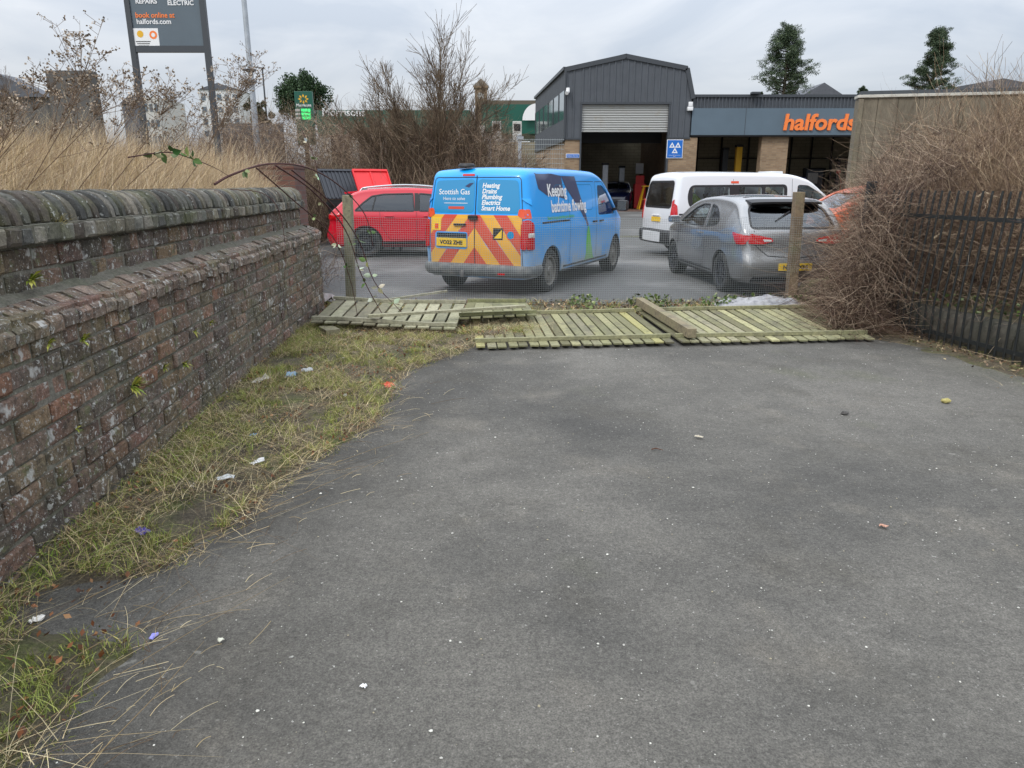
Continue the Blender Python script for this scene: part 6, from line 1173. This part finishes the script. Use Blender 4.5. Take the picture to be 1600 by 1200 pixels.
# concrete wall on the right
cw = empty('concrete_wall', (12, 19.3, 0), label='tall stained board marked concrete wall with pale coping on the right', cat='wall'); o_ = Vector((12, 19.3, 0)); a2, b2 = Vector((9.10, 20.0)), Vector((22, 17.3)); t2 = (b2-a2).normalized(); n2 = Vector((t2.y, -t2.x)); k = 0; s = 0
while s < (b2-a2).length:
    l = .46+.04*math.sin(k*7); p, q = a2+t2*s, a2+t2*(s+l-.012); dz = n2*random.uniform(0, .012); mb = MB(); mb.bar(Vector((*(p+dz), 1.9))-o_, Vector((*(q+dz), 1.9))-o_, .32, 3.9); mb.build('concrete_board', M['concrete'], cw); s += l; k += 1
mb = MB(); mb.bar(Vector((*(a2-t2*.05), 3.885))-o_, Vector((*(b2), 3.885))-o_, .44, .07, ch=.01); mb.build('coping', mat('pale_coping', (.5, .48, .42), .8, var=[(6, .2)]), cw); mb = MB(); mb.bar(Vector((*(a2-t2*.02+n2*.0), 1.9))-o_, Vector((*(a2+t2*.10), 1.9))-o_, .42, 3.84); mb.build('end_post', M['concrete'], cw)
mb = MB(); mb.bar(Vector((*(a2+t2*.1-n2*.3), 3.99))-o_, Vector((*(b2-n2*.3), 3.99))-o_, .3, .12); mb.build('roof_edge', M['trim'], cw)
# background left: supermarket, tower, petrol canopy
def bg_box(name, px0, px1, pt, pb, Y, dep, m, lab, cat): a, b = at(px0, pt, Y), at(px1, pb, Y); e = empty(name, ((a.x+b.x)/2, Y, b.z), label=lab, cat=cat); boxo('wall', a.x, b.x, Y, Y+dep, b.z-1, a.z, m, e, Vector(((a.x+b.x)/2, Y, b.z))); return e, Vector(((a.x+b.x)/2, Y, b.z)), a, b
e, o_, a, b = bg_box('petrol_canopy', 752, 850, 163, 188, 60, 10, M['green'], 'petrol station canopy with a plain green fascia beside the workshop', 'canopy')
boxo('canopy_roof', a.x-.1, b.x+.3, 60.5, 70, a.z, a.z+.35, M['bark'], e, o_); [boxo('canopy_column', at(p, 200, 62).x-.2, at(p, 200, 62).x+.2, 62, 62.4, .5, b.z, M['render'], e, o_) for p in (790, 832)]
mb = MB(); c = at(838, 188, 59.6)-o_; mb.add([c]+[c+Vector((-1.1*math.cos(t), 0, 1.25*math.sin(t))) for t in np.linspace(0, math.pi/2+.6, 12)], [(0, i, i+1) for i in range(1, 12)]); mb.build('canopy_emblem', M['white'], e)
e, o_, a, b = bg_box('supermarket', 494, 735, 172, 190, 62, 14, M['green'], 'long low supermarket with a green fascia and white name behind the thicket', 'supermarket'); panel_text('Morrisons', (at(503, 181, 61.9).x-o_.x, -.06, at(503, 181, 61.9).z-o_.z), (1, 0, 0), (0, 0, 1), .85, M['white'], e, bold=.02); boxo('lower_wall', a.x, b.x, 62.2, 76, 0, b.z, M['render'], e, o_)
for k in range(6): x = a.x+1+k*2.3; boxo('window', x, x+1.5, 62.15, 62.2, 2, b.z-1, M['ink'], e, o_)
e, o_, a, b = bg_box('brick_tower', 742, 761, 137, 190, 75, 1.3, M['tanbrick'], 'square brick clock tower with a pyramid roof beyond the supermarket', 'tower'); mb = MB(); w_ = (b.x-a.x)/2+.18; mb.add([Vector((-w_, -.15, a.z-o_.z+.15)), Vector((w_, -.15, a.z-o_.z+.15)), Vector((w_, 1.45, a.z-o_.z+.15)), Vector((-w_, 1.45, a.z-o_.z+.15)), Vector((0, .65, a.z-o_.z+.95))], [(0, 1, 4), (1, 2, 4), (2, 3, 4), (3, 0, 4), (0, 1, 2, 3)]); mb.build('roof', M['bark'], e); boxo('cornice', a.x-.12, b.x+.12, 74.85, 76.4, a.z-.02, a.z+.15, M['tanbrick'], e, o_); mb = MB(); mb.lathe([(.001, .02), (.34, .02), (.34, 0)], 20, Matrix.Translation((0, -.03, a.z-o_.z-.75)) @ Matrix.Rotation(R(90), 4, 'X')); mb.build('clock_face', M['render'], e)
e, o_, a, b = bg_box('forecourt_wall', 700, 850, 222, 300, 48, .4, M['block'], 'pale brown block wall behind the galvanised posts beside the workshop', 'wall')
e, o_, a, b = bg_box('white_kiosk', 712, 757, 196, 226, 58, 4, M['render'], 'low white kiosk under the left end of the petrol canopy', 'kiosk'); boxo('kiosk_window', a.x+.3, b.x-.3, 57.95, 58, b.z+.4, a.z-.2, M['ink'], e, o_)
for px, lab in ((776, 'left petrol pump under the green canopy'), (808, 'right petrol pump under the green canopy')): q = at(px, 222, 57); e = empty('petrol_pump', q, label=lab, cat='petrol pump'); boxo('pump_body', -.35, .35, 0, .5, -.3, 1.5, M['render'], e, ch=.04); boxo('pump_screen', -.25, .25, -.02, 0, .8, 1.3, M['ink'], e)
for px, t_, lab in ((765, 212, 'left galvanised steel post behind the blue van'), (812, 210, 'right galvanised steel post beside the workshop')): q = at(px, t_, 33); mb = MB(); mb.box((0, 0, q.z/2), (.16, .12, q.z), None, .01); mb.box((.02, -.08, q.z-.15), (.3, .06, .14)); mb.box((0, -.08, 2.5), (.2, .05, .08)); o = mb.build('steel_post', M['steel'], label=lab, cat='post'); o.location = (q.x, 33, 0)
P = []; Rr = []
for z in np.arange(.6, 3.7, .2): P.append([(x, 33.1, z) for x in np.linspace(-1.2, 2.3, 4)]); Rr.append([.008]*4)
for x in np.arange(-1.2, 2.3, .1): P.append([(x, 33.12, z) for z in np.linspace(.4, 3.65, 4)]); Rr.append([.006]*4)
strands('weld_mesh_panel', P, Rr, M['wire'], sides=4, label='grey weld mesh fencing between the galvanised posts', cat='mesh fence')
# price sign
q = at(474, 143, 55); w_ = at(487, 143, 55).x-at(459, 143, 55).x; zb = at(474, 181, 55).z; ps = empty('price_sign', (q.x, 55, 0), label='green supermarket fuel price sign with a yellow sunburst', cat='sign'); mb = MB(); mb.box((0, 0, (q.z+zb-2)/2), (w_, .3, q.z-zb+2), None, .02); mb.build('sign_board', M['green'], ps)
sgz = q.z-.52; 
for k in range(8): a = 2*math.pi*k/8; mb = MB(); c = Vector((.27*math.cos(a), -.16, sgz+.22*math.sin(a))); d = Vector((math.cos(a), 0, math.sin(a))); s_ = Vector((-d.z, 0, d.x)); mb.add([c-d*.13, c+s_*.07, c+d*.12, c-s_*.07], [(0, 1, 2, 3)]); mb.build('sunburst_petal', M['yellow'], ps)
panel_text('Morrisons', (0, -.16, q.z-1.02), (1, 0, 0), (0, 0, 1), .26, M['white'], ps, align='CENTER', bold=.006)
for k in range(3): mb = MB(); mb.box((.12, -.165, q.z-1.28-k*.26), (.66, .02, .2)); mb.build('price_display', M['led'], ps); mb = MB(); mb.box((-.48, -.165, q.z-1.28-k*.26), (.34, .02, .16)); mb.build('fuel_label', M['render'], ps)
# dark sign board top left
SY = 18.0; A0 = at(200, 0, SY); tl, bl_, br_ = at(203, 0, SY), at(213, 75, SY), at(325, 79, SY); gs = empty('sign_board', (at(268, 84, SY).x, SY, 1.4), label='tall dark grey sign board on two posts rising from the dry grass', cat='sign board'); o_ = Vector((at(268, 84, SY).x, SY, 1.4)); zb = at(268, 82, SY).z; xL, xR = at(210, 84, SY).x, at(325, 84, SY).x
for x in (xL, xR): boxo('post', x-.06, x+.06, SY-.06, SY+.06, 1.2, 7.6, M['trim'], gs, o_, .005)
boxo('panel', xL+.062, xR-.062, SY-.03, SY+.03, zb+.14, 7.5, M['signgrey'], gs, o_); boxo('bottom_rail', xL+.062, xR-.062, SY-.05, SY+.05, zb, zb+.136, M['trim'], gs, o_)
for t_, px, py, hh, m_, b_ in (('REPAIRS', 213, 6, 9, 'white', .004), ('ELECTRIC', 263, 8.5, 9, 'white', .004), ('book online at', 213, 28, 10, 'orange', .003), ('halfords.com', 215, 38, 10, 'white', .003)): q = at(px, py, SY)-o_; panel_text(t_, (q.x, -.035, q.z), (1, 0, 0), (0, 0, 1), hh/62*.95, M[m_], gs, bold=b_)
q = at(230, 61, SY)-o_; mb = MB(); mb.box((q.x, -.034, q.z), (.58, .006, .44)); st_ = mb.build('sticker', M['white'], gs)
def disc(cx, cz, r, y): return [Vector((cx+r*math.cos(a), y, cz+r*math.sin(a))) for a in [2*math.pi*k/20 for k in range(20)]]
for cx, cz, r, m_ in ((-.13, .10, .075, 'yellow'), (.17, .08, .09, 'orange'), (.17, .08, .045, 'white')): mb = MB(); mb.add(disc(q.x+cx, q.z+cz, r, -.039-(.002 if m_ == 'white' else 0)), [tuple(range(20))]); mb.build('sticker_mark', M[m_], st_)
for k in range(3): mb = MB(); mb.box((q.x-.08, -.039, q.z-.06-k*.045), (.34-.05*k, .003, .016)); mb.build('sticker_lines', M['ink'], st_)
# lamp post, street lamp, far buildings
lp = empty('lamp_post', (at(399, 195, 25).x, 25, 1.0), label='tall plain grey lamp post right of the dark sign board', cat='lamp post'); mb = MB(); mb.tube([(0, 0, 0), (0, 0, 4), (0, 0, 11)], [.11, .09, .06], 12); mb.build('column', M['steel'], lp, 40); zc = at(396, 110, 25).z-1
for z in (zc, at(398, 128, 25).z-1): mb = MB(); mb.bar((-.2, -.1, z), (.2, -.1, z), .1, .06); mb.lathe([(.14, z-.04), (.14, z+.04)], 12); mb.build('bracket', M['trim'], lp)
sl_ = empty('street_lamp', (at(418, 200, 60).x, 60, 1.0), label='thin distant street lamp left of the round evergreen tree', cat='street lamp'); zt_ = at(416, 106, 60).z-1; mb = MB(); mb.tube([(0, 0, 0), (0, 0, zt_)], [.09, .06], 8); mb.tube([(0, 0, zt_), (-1.4, 0, zt_+.15)], .04, 6); mb.build('column', M['trim'], sl_); mb = MB(); mb.box((-1.6, 0, zt_+.15), (.5, .2, .1), None, .03); mb.build('lamp_head', M['steel'], sl_)
def far_block(px0, px1, pt, Y, m, lab, cat='building', roof=None, dep=12, win=None, name='far_building'):
    a, b = at(px0, pt, Y), at(px1, pt, Y); o = Vector(((a.x+b.x)/2, Y, 0)); e = empty(name, o, label=lab, cat=cat); boxo('wall', a.x, b.x, Y, Y+dep, 0, a.z, m, e, o)
    if roof: mb = MB(); h = roof; hw = (b.x-a.x)/2+.3; mb.prism([(-hw, 0), (hw, 0), (0, h)] if h < 50 else [], (-.3, dep+.3), Matrix.Translation((0, 0, a.z)) @ Matrix(((1, 0, 0, 0), (0, 0, 1, 0), (0, 1, 0, 0), (0, 0, 0, 1)))); mb.build('roof', M['slate'], e)
    if win:
        nx, nz_ = win
        for i in range(nx):
            for j in range(nz_): x = (i+.5)/nx*(b.x-a.x)-(b.x-a.x)/2; z = a.z-(j+.6)*3.0; boxo('window', x-(b.x-a.x)/nx*.28, x+(b.x-a.x)/nx*.28, -.1, 0, z-.8, z+.6, M['fascia'], e)
    return e
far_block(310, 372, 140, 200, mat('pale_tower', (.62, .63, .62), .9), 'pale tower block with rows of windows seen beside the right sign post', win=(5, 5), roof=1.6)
far_block(222, 246, 152, 150, M['render'], 'pale distant flats seen between the sign posts', win=(3, 3)); far_block(190, 222, 162, 170, M['slate'], 'grey distant roof just right of the left sign post', roof=2)
far_block(70, 140, 110, 60, mat('brown_grey_wall', (.10, .095, .09), .9), 'dark flat roofed building at the upper left behind the weeds', dep=1); far_block(-60, 72, 152, 70, bpy.data.materials['brown_grey_wall'], 'low building with a broad slate roof at the left edge', roof=2.0, dep=2)
far_block(345, 440, 193, 45, M['clad'], 'low dark fence like building beyond the dry grass', dep=.3)
e = far_block(1252, 1316, 152, 80, M['redbrick'], 'slate gable roof right of the broad pine', roof=1.4); far_block(1420, 1700, 150, 62, M['redbrick'], 'long slate roofed house above the concrete wall at the right', roof=1.3, dep=8)
bp = empty('brick_pillar', (-3.72, 12.0, 0), label='red brick pillar behind the rounded end of the old wall', cat='pillar'); boxo('shaft', -.28, .28, -.3, .3, 0, 1.9, M['redbrick'], bp); boxo('cap', -.29, .29, -.31, .31, 1.9, 1.98, M['redbrick'], bp, ch=.02)
boxo('low_brick_wall', -9, -4.05, 12.1, 12.35, 0, 1.75, M['redbrick'], label='low red brick wall running left from the red pillar', cat='wall')
# commercial bins with open lids
def bin_(x, y, rz, bm_, lm, lab):
    e = empty('wheeled_bin', (x, y, 0), rz, label=lab, cat='bin'); e.scale = (.72, .8, 1); mb = MB(); V = [Vector((sx*(.55+.12*k), sy*(.38+.12*k), .2+1.1*k)) for k in (0, 1) for sx, sy in ((-1, -1), (1, -1), (1, 1), (-1, 1))]; mb.add(V, [(0, 1, 2, 3)]+[(i, (i+1) % 4, 4+(i+1) % 4, 4+i) for i in range(4)]); mb.box((0, -.5, 1.2), (1.4, .06, .07)); mb.box((0, .5, 1.2), (1.4, .06, .07)); mb.box((-.68, 0, 1.2), (.06, 1.0, .07)); mb.box((.68, 0, 1.2), (.06, 1.0, .07)); mb.build('tub', bm_, e)
    mb = MB(); T = Matrix.Translation((0, .5, 1.34)) @ Matrix.Rotation(R(50), 4, 'X') @ Matrix.Diagonal((1, 1.25, 1, 1)); V = lambda p: T @ Vector(p)
    for k in (range(9) if 'black c' in lab else ()): mb.box(V((-.6+.15*k, .36, .0)), (.05, .72, .03), T.to_3x3().to_4x4())
    if 'black c' not in lab: mb.box(V((0, .36, .0)), (.06, .72, .03), T.to_3x3().to_4x4())
    mb.box(V((0, .36, -.02)), (1.34, .74, .015), T.to_3x3().to_4x4()); mb.box(V((0, .72, 0)), (1.36, .05, .07), T.to_3x3().to_4x4()); mb.box(V((-.67, .36, 0)), (.04, .74, .06), T.to_3x3().to_4x4()); mb.box(V((.67, .36, 0)), (.04, .74, .06), T.to_3x3().to_4x4()); mb.build('lid', lm, e)
    for sx in (-.4, .4):
        for sy in (-.3, .3): mb = MB(); mb.lathe([(.02, -.03), (.09, -.03), (.09, .03), (.02, .03)], 14, Matrix.Translation((sx, sy, .09)) @ Matrix.Rotation(R(90), 4, 'Y')); mb.build('wheel', M['rubber'], e)
bin_(at(552, 290, 19.4).x, 19.0, R(38), M['black'], mat('black_lid_plastic', (.035, .04, .05), .45), 'black commercial bin with its ribbed lid open behind the red car'); bin_(at(606, 290, 19.6).x, 19.0, R(34), M['black'], M['redlid'], 'commercial bin with its bright red lid open behind the red car')
# ------------------------------------------------ litter and small things
def scrap(name, px, py, sz, col, lab, cat='litter', z=.05, flat=.35, n=10, rough=.5):
    p = gp(px, py, z); rs = random.Random(px*7+py); V = []; F = []; k = 6
    for i in range(k+1):
        for j in range(k+1): u, v = i/k-.5, j/k-.5; q = Vector((u*sz[0], v*sz[1], 0)); V.append((q.x*(1+rs.uniform(-.2, .2)), q.y*(1+rs.uniform(-.2, .2)), flat*max(sz)*(.5+noise.noise(Vector((u*4, v*4, px*.1))))*(1-abs(u)-abs(v)*.5)+rs.uniform(-.004, .004)))
    for i in range(k):
        for j in range(k): a = i*(k+1)+j; F.append((a, a+1, a+k+2, a+k+1))
    mb = MB(); mb.add(V, F); m = mat(name+'_material', col, rough); o = mb.build(name, m, label=lab, cat=cat); md = o.modifiers.new('s', 'SOLIDIFY'); md.thickness = .003; o.location = p; o.rotation_euler = (0, 0, rs.uniform(0, 6)); return o
for a in ((484, 582, (.16, .12), (.72, .75, .8), 'largest white crumpled plastic scrap in the verge grass'), (455, 589, (.16, .07), (.22, .38, .55), 'pale blue plastic scrap left of the largest white one'), (410, 596, (.20, .08), (.6, .56, .5), 'flattened cream carton at the foot of the wall'), (412, 606, (.07, .06), (.75, .76, .76), 'white tissue just below the cream carton'), (398, 681, (.06, .05), (.08, .38, .75), 'bright blue bottle top in the grass'),
        (370, 711, (.05, .05), (.62, .16, .05), 'small orange wrapper beside the blue bottle top'), (402, 722, (.035, .10), (.8, .8, .8), 'slim white plastic cup scrap at the asphalt edge'), (352, 747, (.09, .06), (.6, .64, .66), 'silver and white packet at the asphalt edge'), (607, 603, (.14, .07), (.75, .10, .07), 'flat red and white packet on the asphalt left of centre'), (221, 830, (.08, .05), (.10, .07, .42), 'purple sweet wrapper in the grass at the lower left'),
        (240, 994, (.04, .02), (.35, .35, .8), 'tiny blue wrapper on the asphalt at the lower left'), (58, 968, (.05, .03), (.75, .72, .66), 'small white scrap near the foot of the wall at the lower left'), (568, 1071, (.02, .015), (.85, .85, .85), 'tiny white fleck on the asphalt near the bottom'), (1380, 822, (.035, .025), (.5, .28, .2), 'reddish brown leaf scrap alone on the asphalt at the right'), (1092, 683, (.05, .02), (.5, .45, .35), 'pale straw scrap on the middle of the asphalt'),
        (430, 640, (.05, .04), (.6, .6, .56), 'grey paper scrap in the middle of the verge'), (470, 655, (.06, .03), (.62, .58, .48), 'cream cardboard strip in the straw'), (335, 690, (.04, .03), (.45, .2, .1), 'rust coloured wrapper close to the wall'), (540, 560, (.08, .05), (.55, .52, .46), 'pale rag among leaves below the left panel'), (452, 612, (.05, .03), (.3, .42, .2), 'green sweet wrapper near the cream carton'), (300, 760, (.05, .03), (.55, .54, .5), 'light scrap at the foot of the wall in the lower grass'), (590, 540, (.05, .04), (.65, .62, .55), 'white cup lid under the broken panel'),
        (1350, 500, (.12, .09), (.7, .72, .75), 'crumpled clear bottle under the brambles'), (500, 440, (.14, .08), (.75, .22, .2), 'red lid lying on the ground past the wall end'), (540, 618, (.05, .03), (.7, .7, .66), 'small white scrap in the straw near the red packet'), (345, 1000, (.02, .02), (.6, .6, .5), 'pale chip on the asphalt near the bottom left')):
    scrap('litter', a[0], a[1], a[2], a[3], a[4], z=.045 if (a[0] < 600 and a[1] < 860) or a[1] < 520 else .008, flat=.4 if a[2][0] > .1 else .25)
def stone(px, py, s, col, lab): bm = bmesh.new(); bmesh.ops.create_icosphere(bm, subdivisions=3, radius=1); [setattr(v, 'co', Vector((v.co.x*1.3, v.co.y*.9, v.co.z*.7))*s*(1+.3*noise.noise(v.co*1.5+Vector((px, 0, 0))))) for v in bm.verts]; me = bpy.data.meshes.new('stone'); bm.to_mesh(me); bm.free(); o = link('stone', me, mat('stone_material', col, .9, var=[(60, .3)]), label=lab, cat='stone'); o.location = gp(px, py, s*.5)
stone(1478, 626, .028, (.38, .33, .12), 'yellowish stone on the asphalt near the right edge'); stone(1320, 645, .022, (.08, .075, .07), 'dark pebble on the asphalt left of the yellowish stone')
mb = MB(); mb.cc = srgb('5a3a2a'); q = gp(1018, 702, .008); mb.tube([(0, 0, 0), (.03, .01, .004), (.07, -.015, 0)], [.004, .004, .002], 5); o = mb.build('twig', M['twig'], label='short reddish twig on the middle of the asphalt', cat='twig'); o.location = q
# white sack behind the panels
bm = bmesh.new(); bmesh.ops.create_grid(bm, x_segments=40, y_segments=26, size=1)
for v in bm.verts:
    u, w2 = v.co.x, v.co.y; r_ = max(abs(u), abs(w2)); e_ = max(0, 1-r_**4); v.co = Vector((u*.62*(1-.12*w2*w2)+.02*noise.noise(Vector((w2*3, 0, 1))), w2*.30*(1-.1*u*u), .02+.17*e_*(.6+.35*noise.noise(Vector((u*2, w2*2, 4))))+.035*noise.noise(Vector((u*6, w2*5, 2)))))
me = bpy.data.meshes.new('sack'); bm.to_mesh(me); bm.free(); me.polygons.foreach_set('use_smooth', [True]*len(me.polygons)); o = link('sack', me, mat('sack_cloth', (.36, .36, .37), .8, tint2=[((.13, .13, .15), 5, .5, .62, .6)], var=[(12, .25)], bump=[(20, .6, .02)]), label='grey white plastic sack lying behind the right fallen panel', cat='sack'); q = gp(1218, 486, .1); o.location = (q.x, 9.72, .03)
o = scrap('plastic_sheet', 505, 470, (.5, .25), (.42, .37, .36), 'crumpled pale plastic and wood debris at the foot of the left post', 'debris', .06, .3)
mb = MB(); mb.cc = srgb('a8a490'); mb.bar((-1.85, 10.25, .05), (-.95, 10.4, .16), .06, .03); mb.build('broken_batten', M['oldwood'], label='broken pale batten lying behind the wire mesh on the left', cat='batten')
